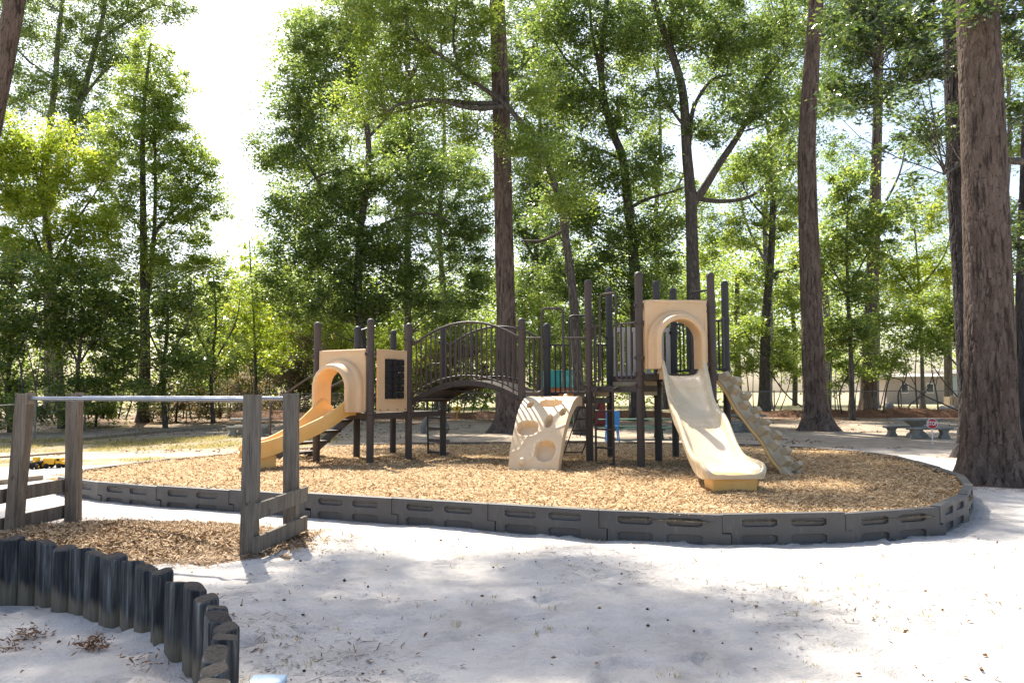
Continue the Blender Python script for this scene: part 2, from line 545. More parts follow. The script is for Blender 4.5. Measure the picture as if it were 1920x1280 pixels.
def bed_mat():
    q = NT('wood_chip_bed'); v = q.coord((1, 1, 1))
    n1 = q.noise(v, 1.3, 5); n2 = q.noise(v, 26, 6, .75)
    vo = q.n('ShaderNodeTexVoronoi'); vo.inputs['Scale'].default_value = 38; q.l(v, vo.inputs['Vector'])
    sep = q.n('ShaderNodeSeparateColor'); q.l(vo.outputs['Color'], sep.inputs[0])
    col = q.ramp(sep.outputs[0], [(0, (.18, .10, .045)), (.35, (.40, .25, .12)), (.7, (.56, .385, .20)), (1, (.70, .54, .33))])
    col = q.mix(q.mrange(n2, .5, .68, 0, .6), col, (.13, .075, .04))
    col = q.mix(q.mrange(n1, .5, .7, 0, .35), col, (.20, .12, .065))
    h = q.math('ADD', sep.outputs[1], n2)
    return q.done(q.bsdf(col, .9, q.bump(h, .9, .03), 0, .15))


M['bed'] = bed_mat()
M['heapbed'] = pm('heap_chip_bed', (.12, .072, .04), (.34, .23, .14), 14, .9, .7, .03, fine=45)  # darker brown bed for the heap


# ------------------------------------------------------------------ ground
def gz(x, y):
    x = np.asarray(x, float); y = np.asarray(y, float)
    z = .23 * sstep(22, 40, y) - .10 * sstep(-7, -13, x) * sstep(12, 18, y) * (1 - sstep(30, 40, y))
    near = 1 - sstep(12, 26, y)
    z = z + near * (.05 * (fbm(x * .55, y * .55, 3, 3) - .45) + .036 * (fbm(x * 2.3, y * 2.3, 3, 9) - .45) + .012 * (fbm(x * 7, y * 7, 2, 5) - .4))
    # the sand pit inside the palisade is scuffed into small mounds
    pit = sstep(-.6, -1.6, x) * sstep(6.0, 4.6, y)
    z = z + pit * (.20 * (fbm(x * 1.9, y * 1.9, 3, 21) - .42) + .04 * (fbm(x * 6, y * 6, 2, 23) - .4) + .05)
    return z


def ngz(x, y):
    return float(gz(np.array([x]), np.array([y]))[0])


def atg(px, py):
    """point where a pixel meets the ground"""
    z = 0
    for _ in range(6):
        p = at(px, py, z=z); z = ngz(p.x, p.y)
    p.z = z
    return p


def axis(lo, hi, step, far_lo, far_hi, g=1.22):
    a = list(np.arange(lo, hi, step)); s = step; v = a[-1]
    while v < far_hi: s *= g; v += s; a.append(v)
    s = step; v = a[0]; b = []
    while v > far_lo: s *= g; v -= s; b.append(v)
    return np.array(b[::-1] + a)


gx = axis(-5, 6, .06, -500, 500, 1.16)
gy = axis(2.0, 8.2, .05, -60, 900, 1.16)
GX, GY = np.meshgrid(gx, gy)
GZ = gz(GX, GY)
for i in range(420):      # footprints and scuffs in the loose sand
    y0 = 2.2 + random.random() ** 1.3 * 6.5; x0 = random.uniform(-.75, .8) * y0; a_ = random.uniform(0, PI); ln = random.uniform(.08, .17); wd_ = random.uniform(.04, .07); dp_ = random.uniform(.010, .030)
    ii = np.where(np.abs(gx - x0) < .5)[0]; jj = np.where(np.abs(gy - y0) < .5)[0]
    if not len(ii) or not len(jj): continue
    sl_ = (slice(jj[0], jj[-1] + 1), slice(ii[0], ii[-1] + 1))
    dx, dy = GX[sl_] - x0, GY[sl_] - y0
    e2 = ((dx * math.cos(a_) + dy * math.sin(a_)) / ln) ** 2 + ((-dx * math.sin(a_) + dy * math.cos(a_)) / wd_) ** 2
    GZ[sl_] += -dp_ * np.exp(-e2 ** 2) + dp_ * .6 * np.exp(-(np.sqrt(e2) - 1.35) ** 2 * 9)
GV = np.stack([GX, GY, GZ], -1).reshape(-1, 3)
tag(npobj('ground', GV, grid_faces(len(gx), len(gy)), M['ground'], smooth=True), kind='structure')

# ------------------------------------------------------------------ border and wood chips
BP = [(572, 925), (723, 934), (896, 945), (1092, 955.5), (1315, 967), (1554, 965.5), (1755, 955), (1832, 921), (1812, 893), (1764, 877), (1681, 853),
      (1600, 843), (1480, 835), (1270, 829), (960, 828), (640, 832), (450, 845), (300, 858), (160, 877), (72, 886), (207, 903), (310, 909.4), (434, 916)]
BW = [at(a, b, z=.28) for a, b in BP]
BW = [Vector((p.x, p.y, 0)) for p in BW]


def resample(pts, n, closed=True):
    P = list(pts) + ([pts[0]] if closed else [])
    L = [0]
    for a, b in zip(P, P[1:]): L.append(L[-1] + (b - a).length)
    out = []
    for k in range(n if closed else n + 1):
        t = L[-1] * k / n; i = 0
        while i < len(L) - 2 and L[i + 1] < t: i += 1
        u = (t - L[i]) / max(L[i + 1] - L[i], 1e-9)
        out.append(P[i].lerp(P[i + 1], min(u, 1)))
    return out, L[-1]


_, BL = resample(BW, 10)
NB = round(BL / 1.2)
BQ, _ = resample(BW, NB)


def chip_z(x, y):
    x = np.asarray(x, float); y = np.asarray(y, float)
    z = .255 + .05 * (fbm(x * .6, y * .6, 3, 31) - .45) + .05 * (fbm(x * 2.2, y * 2.2, 3, 37) - .45)
    z = z + .03 * np.exp(-((x + .5) ** 2 / 20 + (y - 13.5) ** 2 / 12))
    z = z - .07 * np.exp(-((x - 4.3) ** 2 + (y - 12.4) ** 2) / .6)
    return z


cx0 = sum(p.x for p in BW) / len(BW); cy0 = sum(p.y for p in BW) / len(BW)
ring, _ = resample(BW, 220)
RX = np.array([p.x for p in ring]); RY = np.array([p.y for p in ring])
ks = np.linspace(0, 1, 70)[:, None] ** .8
VX = cx0 + (RX[None] - cx0) * ks * .995; VY = cy0 + (RY[None] - cy0) * ks * .995
VZ = chip_z(VX, VY) - .05 * sstep(.94, 1.0, ks)
V = np.stack([VX, VY, VZ], -1).reshape(-1, 3)
nr = 220
fi = []
i0 = (np.arange(69)[:, None] * nr + np.arange(nr)[None]).ravel()
i1 = (np.arange(69)[:, None] * nr + (np.arange(nr)[None] + 1) % nr).ravel()
fc = np.stack([i0, i1, i1 + nr, i0 + nr], 1)
tag(npobj('wood_chip_bed', V, fc, M['bed'], smooth=True), kind='structure')


def scatter_quads(P, L, W, tilt=.35, yaw=None, fold=0.0, upn=None):
    """small rhombic or rectangular slips at points P (n,3)"""
    n = len(P)
    a = rng.uniform(0, 2 * PI, n) if yaw is None else yaw
    d = np.stack([np.cos(a), np.sin(a), rng.normal(0, tilt, n)], 1); d /= np.linalg.norm(d, axis=1)[:, None]
    u = np.stack([rng.normal(0, tilt, n), rng.normal(0, tilt, n), np.ones(n)], 1)
    s = np.cross(d, u); s /= np.linalg.norm(s, axis=1)[:, None]
    return P, d, s, L, W


def strips(P, d, s, L, W):
    n = len(P); L = np.broadcast_to(L, n)[:, None]; W = np.broadcast_to(W, n)[:, None]
    a = P - d * L / 2; b = P + d * L / 2; h = s * W / 2
    V = np.stack([a - h * .7, a + h, b + h * .6, b - h], 1).reshape(-1, 3)
    Fc = np.arange(4 * n).reshape(-1, 4)
    return V, Fc


def inside(x, y):
    n = len(RX); c = np.zeros(len(x), bool); j = n - 1
    for i in range(n):
        cond = ((RY[i] > y) != (RY[j] > y)) & (x < (RX[j] - RX[i]) * (y - RY[i]) / (RY[j] - RY[i] + 1e-12) + RX[i])
        c ^= cond; j = i
    return c


# loose chips, more of them near the camera
nC = 260000
yy = 7.3 + rng.random(nC) ** 1.9 * 12.5; xx = rng.uniform(-8.5, 8.5, nC)
ok = inside((xx - cx0) / .985 + cx0, (yy - cy0) / .985 + cy0)
xx, yy = xx[ok][:90000], yy[ok][:90000]
P = np.stack([xx, yy, chip_z(xx, yy) + .006 + rng.random(len(xx)) * .012], 1)
V, Fc = strips(*scatter_quads(P, rng.uniform(.022, .07, len(P)), rng.uniform(.007, .018, len(P)), .3))
tag(npobj('wood_chips', V, Fc, M['chip']), 'pale brown wood chips lying loose inside the black border', 'wood chips', kind='stuff')

# border panels: one plastic panel with four recessed slots, a lap at the joint
Lp, Hp, Tp = 1.195, .31, .10
ZL = .135
XS = [0, .03, .085, .115, .19, .215, .505, .53, .67, .695, .985, 1.01, 1.165, 1.195, 1.245, 1.275]
ZS = [0, .018, .03, .042, .098, .11, ZL, ZL + .02, .19, .202, .252, .264, .292, Hp]
CX = [(a + b) / 2 for a, b in zip(XS, XS[1:])]; CZS = [(a + b) / 2 for a, b in zip(ZS, ZS[1:])]


def cell(x, z):
    """half thickness of the panel at a cell; 0 outside its outline"""
    if z > ZL and not (0 < x < Lp): return 0
    if z < ZL and not (.085 < x < Lp + .08): return 0
    for (x0, x1) in ((.19, .53), (.67, 1.01)):
        for (z0, z1) in ((.03, .11), (.19, .264)):
            if x0 < x < x1 and z0 < z < z1:
                corner = (x < x0 + .025 or x > x1 - .025) and (z < z0 + .013 or z > z1 - .013)
                return Tp / 2 if corner else Tp / 2 - .030
    return Tp / 2


HT = [[cell(x, z) for x in CX] for z in CZS]
sm = MB(); VI = {}


def vtx(x, y, z):
    k = (round(x, 4), round(y, 4), round(z, 4))
    if k not in VI: VI[k] = len(sm.v); sm.v.append(k)
    return VI[k]


nx_, nz_c = len(CX), len(CZS)
gh = lambda i, j: HT[j][i] if 0 <= i < nx_ and 0 <= j < nz_c else 0
for j in range(nz_c):
    for i in range(nx_):
        h = gh(i, j)
        x0, x1, z0, z1 = XS[i], XS[i + 1], ZS[j], ZS[j + 1]
        if h:
            sm.f.append((vtx(x0, -h, z0), vtx(x1, -h, z0), vtx(x1, -h, z1), vtx(x0, -h, z1)))
            sm.f.append((vtx(x0, h, z0), vtx(x0, h, z1), vtx(x1, h, z1), vtx(x1, h, z0)))
        for (i2, j2, e) in ((i + 1, j, 0), (i, j + 1, 1), (i - 1, j, 2), (i, j - 1, 3)):
            g_ = gh(i2, j2)
            if g_ < h:
                p0, p1 = {0: ((x1, z0), (x1, z1)), 1: ((x1, z1), (x0, z1)), 2: ((x0, z1), (x0, z0)), 3: ((x0, z0), (x1, z0))}[e]
                if g_ == 0:
                    sm.f.append((vtx(p0[0], -h, p0[1]), vtx(p0[0], h, p0[1]), vtx(p1[0], h, p1[1]), vtx(p1[0], -h, p1[1])))
                else:
                    for sg in (-1, 1):
                        f_ = (vtx(p0[0], sg * h, p0[1]), vtx(p0[0], sg * g_, p0[1]), vtx(p1[0], sg * g_, p1[1]), vtx(p1[0], sg * h, p1[1]))
                        sm.f.append(f_ if sg < 0 else f_[::-1])
border = thing('playground_border', (cx0, cy0, 0), 'low black plastic border of slotted panels around the wood chips', 'border')
seg0 = obj('border_panel', sm, M['border'], None, 35, .007)
for k in range(NB):
    a, b = BQ[k], BQ[(k + 1) % NB]
    o = seg0 if k == 0 else seg0.copy()
    if k: COL.objects.link(o)
    o.parent = border
    an = math.atan2(b.y - a.y, b.x - a.x)
    nin = Vector((-math.sin(an), math.cos(an)))
    up = .292 - Hp + random.uniform(-.010, .008) + (-.03 if a.x < -2.5 else 0)
    o.location = (a.x - cx0 + nin.x * .05, a.y - cy0 + nin.y * .05, up)
    o.rotation_euler = (random.uniform(-.02, .02), random.uniform(-.008, .008), an)
    o.scale = ((b - a).length / 1.2, 1, 1)

# ------------------------------------------------------------------ play structure
Zc = .22      # posts run a little into the chips
PS = {}
TL, TR = 2.725, 3.39
for nme, x, y, zt in (('P1', -2.40, 13.5, TL), ('P2', -3.45, 14.1, TL), ('P5', -1.87, 14.42, TL), ('P3', -2.92, 15.02, TL), ('P6', -1.33, 15.34, TL), ('P4', -2.38, 15.94, TL),
                      ('P7', .16, 13.52, TL), ('P8', .64, 14.52, TL), ('R1', 1.31, 13.6, TR), ('R2', 1.79, 14.6, TR), ('R3', 2.04, 12.73, TR), ('R6', 3.22, 12.82, TR),
                      ('R7', 3.72, 13.83, TR), ('R5', 3.0, 14.73, TR), ('R4', 2.51, 13.77, TR)):
    PS[nme] = Vector((x, y, zt))
play = thing('play_structure', (.2, 13.8, .25), 'large brown and tan playground structure with two slides, arched bridge and climbing wall', 'play structure')


def P2(n, z=0):
    return Vector((PS[n].x, PS[n].y, z))


PR = .0635
COLL = {'P1': (1.12, 2.12), 'P2': (1.12, 2.12), 'P5': (1.12, 1.32, 2.42), 'P3': (1.12, 2.0), 'P6': (1.12, 1.32, 2.42), 'P4': (1.12, 2.1), 'P7': (1.36, 2.40, 2.55), 'P8': (1.36, 2.30),
        'R1': (1.36, 1.56, 2.55), 'R2': (1.56, 2.45), 'R3': (1.56, 1.745, 2.0, 2.57, 2.85), 'R6': (1.745, 1.9, 2.75, 2.85), 'R7': (1.745, 1.85, 2.7), 'R5': (1.745, 2.55), 'R4': (1.745, 1.56)}
for nme, p in PS.items():
    mb = MB()
    mb.lathe((p.x, p.y, 0), [(PR, Zc - .15), (PR, p.z - .075)], 20)
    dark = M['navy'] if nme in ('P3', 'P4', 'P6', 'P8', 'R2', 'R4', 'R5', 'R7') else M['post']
    po = obj('post', mb, dark, play)
    mb = MB()
    mb.lathe((p.x, p.y, p.z), [(PR + .001, -.09), (PR + .006, -.085), (PR + .006, -.065), (PR - .002, -.04), (.048, -.016), (.028, -.004), (.004, 0)], 20)
    obj('post_cap', mb, dark, po)
    for z in COLL[nme]:
        mb = MB()
        mb.lathe((p.x, p.y, z), [(PR, -.03), (PR + .013, -.026), (PR + .013, .026), (PR, .03)], 20)
        for a in (0.6, 3.7):
            mb.box((p.x + (PR + .02) * math.cos(a), p.y + (PR + .02) * math.sin(a), z), (.035, .03, .05), (math.cos(a), math.sin(a), 0), (-math.sin(a), math.cos(a), 0))
        obj('collar', mb, dark, po)


def deck(pts, z, grid=True):
    """deck plate on posts: rim beams and a perforated floor"""
    pts = [Vector((p.x, p.y, z)) for p in pts]
    mb = MB(); n = len(pts)
    for i in range(n):
        a, b = pts[i], pts[(i + 1) % n]
        d = (b - a).normalized()
        mb.bar(a + d * PR + Vector((0, 0, -.05)), b - d * PR + Vector((0, 0, -.05)), .045, .10)
    if n == 4:
        A, B, Cc, D = pts
        q = lambda u, v: A.lerp(B, u).lerp(D.lerp(Cc, u), v) + Vector((0, 0, -.012))
        k = 13
        for i in range(k):
            u = (i + .5) / k
            mb.bar(q(u, .03), q(u, .97), .056, .02)
        for i in range(9):
            v = (i + .5) / 9
            mb.bar(q(.03, v) + Vector((0, 0, -.022)), q(.97, v) + Vector((0, 0, -.022)), .03, .018)
    else:
        c = sum(pts, Vector()) / n
        mb.prism([p.lerp(c, .06) + Vector((0, 0, -.03)) for p in pts], (0, 0, .028))
    return obj('deck', mb, M['deck'], play)


deck([P2('P1'), P2('P5'), P2('P3'), P2('P2')], 1.12)
deck([P2('P5'), P2('P6'), P2('P4'), P2('P3')], 1.12)
deck([P2('P7'), P2('R1'), P2('R2'), P2('P8')], 1.36)
deck([P2('R1'), P2('R3'), P2('R4')], 1.56)
deck([P2('R1'), P2('R4'), P2('R2')], 1.56)
deck([P2('R3'), P2('R6'), P2('R4')], 1.745)
deck([P2('R6'), P2('R7'), P2('R4')], 1.745)
deck([P2('R7'), P2('R5'), P2('R4')], 1.745)
deck([P2('R5'), P2('R2'), P2('R4')], 1.745)


def panel_between(name, a, b, z0, z1, t, mat, f0=0.07, f1=.93, parent=play, bevel=.006):
    A, B = P2(a), P2(b)
    p, q = A.lerp(B, f0), A.lerp(B, f1)
    mb = MB(); mid = (p + q) / 2; d = (q - p).normalized()
    mb.box((mid.x, mid.y, (z0 + z1) / 2), ((q - p).length, t, z1 - z0), d, Vector((-d.y, d.x, 0)))
    return obj(name, mb, mat, parent, 35, bevel)


panel_between('riser_panel', 'R1', 'R2', 1.38, 1.545, .03, M['weather'])
panel_between('riser_panel', 'R3', 'R4', 1.40, 1.64, .03, M['weather'])
panel_between('riser_panel', 'R4', 'R2', 1.575, 1.74, .03, M['weather'])


# arched bridge
def bezarc(A, B, z0, rise, n=26, f0=0, f1=1):
    out = []
    for i in range(n + 1):
        t = f0 + (f1 - f0) * i / n
        p = A.lerp(B, t); out.append(Vector((p.x, p.y, z0(t) + rise * (4 * t * (1 - t)))))
    return out


A1, B1, A2, B2 = P2('P5'), P2('P7'), P2('P6'), P2('P8')
dz = lambda t: 1.30 + .05 * t
mb = MB()
nb = 44
for i in range(nb):
    t = (i + .5) / nb
    p = A1.lerp(B1, t); q = A2.lerp(B2, t)
    z = dz(t) + .34 * 4 * t * (1 - t)
    ia = (q - p).normalized() * .05
    slope = (.34 * 4 * (1 - 2 * t) + .05) / (B1 - A1).length
    Xd = Vector(((B1 - A1).normalized().x, (B1 - A1).normalized().y, slope)).normalized()
    p3 = Vector((p.x, p.y, z)) + ia; q3 = Vector((q.x, q.y, z)) - ia
    Yd = (q3 - p3).normalized()
    mb.box((p3 + q3) / 2, (.034, (q3 - p3).length, .03), Xd, Yd, Xd.cross(Yd))
for A, B in ((A1, B1), (A2, B2)):
    pth = bezarc(A, B, dz, .34, 26)
    ia = (A2 - A1).normalized() * (.04 if A is A1 else -.04)
    up = [p + ia + Vector((0, 0, .012)) for p in pth]
    lo = [p + ia + Vector((0, 0, -.085)) for p in pth]
    ib = (A2 - A1).normalized() * .02
    mb.loft([[u - ib, u + ib, l + ib, l - ib] for u, l in zip(up, lo)])
for k in range(7):
    t = (k + .5) / 7
    p = A1.lerp(B1, t); q = A2.lerp(B2, t); z = dz(t) + .34 * 4 * t * (1 - t) - .05
    mb.bar((p.x, p.y, z), (q.x, q.y, z), .25, .02)
obj('bridge_deck', mb, M['deck'], play)
for A, B in ((A1, B1), (A2, B2)):
    mb = MB()
    zt = lambda t: 2.26 + .10 * t
    zb = lambda t: 1.39 + .05 * t
    top = bezarc(A, B, zt, .38, 28, .05, .985)
    bot = bezarc(A, B, zb, .34, 28, .05, .985)
    d = (B - A).normalized()
    a0 = Vector((A.x, A.y, 2.43))
    top = [a0, a0 + d * .07 + Vector((0, 0, -.01)), top[0] + Vector((0, 0, .05))] + top
    mb.tube(top, .021, 8)
    mb.tube([Vector((A.x, A.y, 1.36))] + bot, .017, 8)
    rl = obj('bridge_railing', mb, M['post'], play)
    nbal = 20
    for i in range(nbal):
        t = .07 + (.93 - .07) * i / (nbal - 1)
        p = A.lerp(B, t); h = 4 * t * (1 - t)
        mb = MB(); mb.tube([(p.x, p.y, zb(t) + .34 * h - (.07 if i % 2 else .0)), (p.x, p.y, zt(t) + .38 * h)], .0165, 6)
        obj('baluster', mb, M['post'], rl)


def arc_corner(p0, p1, p2, r=.09, n=5):
    """rounded corner at p1"""
    a = (p0 - p1).normalized() * r; b = (p2 - p1).normalized() * r
    return [(p1 + a) * (1 - t) ** 2 + p1 * 2 * t * (1 - t) + (p1 + b) * t ** 2 for t in [i / n for i in range(n + 1)]]


def poly_round(pts, r=.09):
    pts = [Vector(p) for p in pts]; out = [pts[0]]
    for i in range(1, len(pts) - 1): out += arc_corner(pts[i - 1], pts[i], pts[i + 1], r)
    return out + [pts[-1]]


def entry(a, b, zb, zrail, zhoop, f0, f1, mat, nl, nrr):
    """guard rails either side of an opening joined by a tall hoop"""
    A, B = P2(a), P2(b)
    e0 = PR / (B - A).length
    q = lambda f, z: Vector((*A.lerp(B, f).xy, z))
    mb = MB()
    mb.tube(poly_round([q(e0, zb), q(f0, zb), q(f0, zhoop), q(f1, zhoop), q(f1, zb), q(1 - e0, zb)]), .019, 8)
    mb.tube([q(e0, zrail), q(f0, zrail)], .017, 8)
    mb.tube([q(f1, zrail), q(1 - e0, zrail)], .017, 8)
    o = obj('entry_rail', mb, mat, play)
    for (s, e, n) in ((e0, f0, nl), (f1, 1 - e0, nrr)):
        for i in range(n):
            f = s + (e - s) * (i + 1) / (n + 1)
            mb = MB(); mb.tube([q(f, zb), q(f, zrail)], .0165, 6); obj('baluster', mb, mat, o)
    return o


entry('P7', 'R1', 1.455, 2.38, 2.89, .30, .62, M['post'], 1, 2)
entry('R1', 'R3', 1.64, 2.57, 3.10, .24, .56, M['post'], 1, 3)
entry('P8', 'R2', 1.45, 2.32, 2.86, .36, .76, M['navy'], 3, 2)
entry('R5', 'R7', 1.84, 2.70, 3.26, .34, .80, M['navy'], 3, 1)


def barrier(a, b, zb, zt, n, mat):
    A, B = P2(a), P2(b); e0 = PR / (B - A).length
    q = lambda f, z: Vector((*A.lerp(B, f).xy, z))
    mb = MB()
    mb.tube(poly_round([q(e0, zb), q(1 - e0, zb), q(1 - e0, zt), q(e0, zt)], .05), .018, 8)
    o = obj('guard_rail', mb, mat, play)
    for i in range(n):
        f = (i + 1) / (n + 1)
        mb = MB(); mb.tube([q(f, zb), q(f, zt)], .0165, 6); obj('baluster', mb, mat, o)


barrier('P3', 'P4', 1.22, 2.15, 8, M['navy'])
barrier('P8', 'P7', 0.9, 0.95, 0, M['navy']) if False else None

# slotted grey panel at the back of the tall tower
A, B = P2('R2'), P2('R5')
mb = MB(); d = (B - A).normalized(); sd = Vector((-d.y, d.x, 0))
for z in (1.78, 2.60):
    mb.box((*((A + B) / 2).xy, z), ((B - A).length - .16, .05, .09), d, sd)
gp = obj('slotted_panel', mb, M['grey_panel'], play, 35, .006)
for i in range(9):
    f = .09 + .82 * i / 8
    p = A.lerp(B, f)
    mb = MB(); mb.box((p.x, p.y, 2.19), (.075, .045, .74), d, sd); obj('slat', mb, M['grey_panel'], gp, 35, .006)
# dark grab panel by the block climber
A, B = P2('R6'), P2('R7')
for f in (.13, .86):
    p = A.lerp(B, f); d = (B - A).normalized()
    mb = MB()
    mb.tube(poly_round([(p.x, p.y, 1.84), (p.x - d.x * .0, p.y, 2.72), (p.x + d.x * .1 * (1 if f < .5 else -1), p.y + d.y * .1 * (1 if f < .5 else -1), 2.72),
                        (p.x + d.x * .1 * (1 if f < .5 else -1), p.y + d.y * .1 * (1 if f < .5 else -1), 1.84)], .04), .02, 8)
    mb.box((p.x + d.x * .05 * (1 if f < .5 else -1), p.y + d.y * .05 * (1 if f < .5 else -1), 2.28), (.1, .02, .86), d, Vector((-d.y, d.x, 0)))
    obj('grab_panel', mb, M['navy'], play)


# slide hoods
def hood(A, B, zb, zt, hw, ztop, mat, out):
    """moulded panel with an arched opening and a stepped hood standing out in front"""
    A = Vector((A.x, A.y, 0)); B = Vector((B.x, B.y, 0)); d = (B - A).normalized()
    L = (B - A).length; c = (A + B) / 2; W2 = L / 2 - .075
    spring = ztop - hw
    N = 28

    def arch(o, dep, inset=0.0):
        pts = []
        r = hw + o
        for k in range(8): pts.append((-r, zb + (spring - zb) * k / 8))
        for k in range(N + 1):
            a = PI - PI * k / N; pts.append((r * math.cos(a), spring + r * math.sin(a)))
        for k in range(7, -1, -1): pts.append((r, zb + (spring - zb) * k / 8))
        return [c + d * u + out * dep + Vector((0, 0, z)) for u, z in pts]

    def rect(dep, e=0):
        pts = []
        for k in range(8): pts.append((-W2 + e, zb + (spring - zb) * k / 8))
        for k in range(N + 1):
            a = PI - PI * k / N; u, v = math.cos(a), math.sin(a)
            s = min((W2 - e) / max(abs(u), 1e-6), (zt - e - spring) / max(v, 1e-6))
            pts.append((u * s, spring + v * s))
        for k in range(7, -1, -1): pts.append((W2 - e, zb + (spring - zb) * k / 8))
        return [c + d * u + out * dep + Vector((0, 0, z)) for u, z in pts]
    loops = [rect(-.045), rect(.03), rect(.045, .015), rect(.047, .05), rect(.04, .056), arch(.175, .042), arch(.168, .09), arch(.155, .125), arch(.140, .135), arch(.108, .142), arch(.098, .155), arch(.090, .30), arch(.080, .335), arch(.06, .35),
             arch(.02, .35), arch(.004, .335), arch(0, .31), arch(0, -.045), rect(-.045)]
    mb = MB()
    mb.loft(loops, closed=False, caps=False)
    n = len(loops[0])
    for e in (0, n - 1):
        mb.add([l[e] for l in loops[:-1]], [tuple(range(len(loops) - 1))])
    return obj('slide_hood', mb, mat, play, 40)


outL = Vector((-.5, -.866, 0)); outR = Vector((.077, -.997, 0))
hood(P2('P2'), P2('P1'), 1.14, 2.21, .32, 1.87, M['tan'], outL)
hood(P2('R3'), P2('R6'), 1.82, 2.93, .31, 2.585, M['tan'], outR)


def slide(path, sides, hws, walls, mat, name='slide'):
    loops = []
    for p, s, H, hw in zip(path, sides, walls, hws):
        s = s.normalized(); up = Vector((0, 0, 1))
        w = hw
        half = [(w + .012, -.05), (w + .030, H * .3), (w + .040, H - .05), (w + .046, H - .015), (w + .036, H + .006), (w + .014, H + .010), (w - .012, H - .006), (w - .026, H * .72), (w - .045, H * .36), (w - .085, H * .10), (w - .15, .006), (w * .4, 0), (0, -.003)]
        prof = [(-a, b) for a, b in half] + [(a, b) for a, b in half[::-1][1:]]
        loops.append([p + s * a + up * b for a, b in prof])
    mb = MB(); mb.loft(loops, closed=True, caps=True)
    return obj(name, mb, mat, play, 50)


def spline(pts, n):
    P = [np.array(p, float) for p in pts]; out = []
    for i in range(len(P) - 1):
        p0, p1, p2, p3 = P[max(i - 1, 0)], P[i], P[i + 1], P[min(i + 2, len(P) - 1)]
        for k in range(n):
            t = k / n
            out.append(.5 * ((2 * p1) + (-p0 + p2) * t + (2 * p0 - 5 * p1 + 4 * p2 - p3) * t * t + (-p0 + 3 * p1 - 3 * p2 + p3) * t ** 3))
    out.append(P[-1]); return out


# right wave slide: (x, y, bed z, wall height)
pr = spline([(2.69, 12.84, 1.715, .05, .31), (2.69, 12.70, 1.71, .16, .31), (2.69, 12.52, 1.68, .27, .31), (2.68, 12.25, 1.50, .22, .31), (2.67, 11.95, 1.26, .13, .31), (2.665, 11.65, 1.08, .15, .315), (2.66, 11.35, .97, .18, .32), (2.655, 11.05, .84, .17, .32),
             (2.65, 10.7, .65, .14, .315), (2.645, 10.35, .51, .14, .315), (2.64, 10.0, .46, .16, .33), (2.64, 9.72, .455, .15, .345), (2.64, 9.58, .465, .11, .345), (2.64, 9.50, .475, .05, .32), (2.64, 9.475, .475, .02, .29)], 5)
sr = slide([Vector(p[:3]) for p in pr], [Vector((1, .05, 0))] * len(pr), [p[4] for p in pr], [p[3] for p in pr], M['slide'])
mb = MB()
lp = []
for z, ins in ((.462, -.02), (.445, 0), (.32, .015), (.10, .04)):
    lp.append([Vector((2.64 + sx * (.275 - ins), y, z)) for sx, y in ((-1, 9.52 + ins), (1, 9.52 + ins), (1, 9.98), (-1, 9.98))])
mb.loft(lp)
obj('slide_foot', mb, M['yslide'], sr, 35, .02)
for sx in (-1, 1):
    mb = MB(); mb.box((2.69 + sx * .33, 12.70, 1.74), (.03, .16, .17)); obj('slide_bracket', mb, M['tan'], sr, 35, .01)

# left slide bends a little to the left on its way down
c0 = (P2('P1') + P2('P2')) / 2
pl = spline([(c0.x + .05, c0.y + .09, 1.13, .05), (c0.x, c0.y, 1.13, .15), (c0.x - .10, c0.y - .17, 1.12, .24), (c0.x - .25, c0.y - .38, .98, .22), (c0.x - .44, c0.y - .57, .83, .20), (c0.x - .69, c0.y - .73, .68, .20),
             (c0.x - .92, c0.y - .85, .56, .20), (c0.x - 1.10, c0.y - .93, .50, .20), (c0.x - 1.26, c0.y - 1.0, .49, .18), (c0.x - 1.38, c0.y - 1.05, .50, .12), (c0.x - 1.43, c0.y - 1.07, .51, .03)], 5)
sd = []
for i in range(len(pl)):
    t = pl[min(i + 1, len(pl) - 1)][:2] - pl[max(i - 1, 0)][:2]
    sd.append(Vector((t[1], -t[0], 0)))
slf = slide([Vector(p[:3]) for p in pl], sd, [.30] * len(pl), [p[3] for p in pl], M['yslide'])
mb = MB()
e = Vector((c0.x - 1.12, c0.y - .94, 0)); dv = Vector((-.92, -.39, 0)); dn = Vector((.39, -.92, 0))
mb.loft([[e + dv * a * k + dn * b * k + Vector((0, 0, z)) for a, b in ((-.22, -.22), (.16, -.22), (.16, .22), (-.22, .22))] for z, k in ((.48, 1.05), (.12, .92))])
obj('slide_foot', mb, M['yslide'], slf, 35, .02)
mb = MB()
mb.bar((c0.x - .18, c0.y - .25, .98), (c0.x - .80, c0.y - .80, .54), .09, .10)
obj('slide_beam', mb, M['deck'], slf, 35, .006)

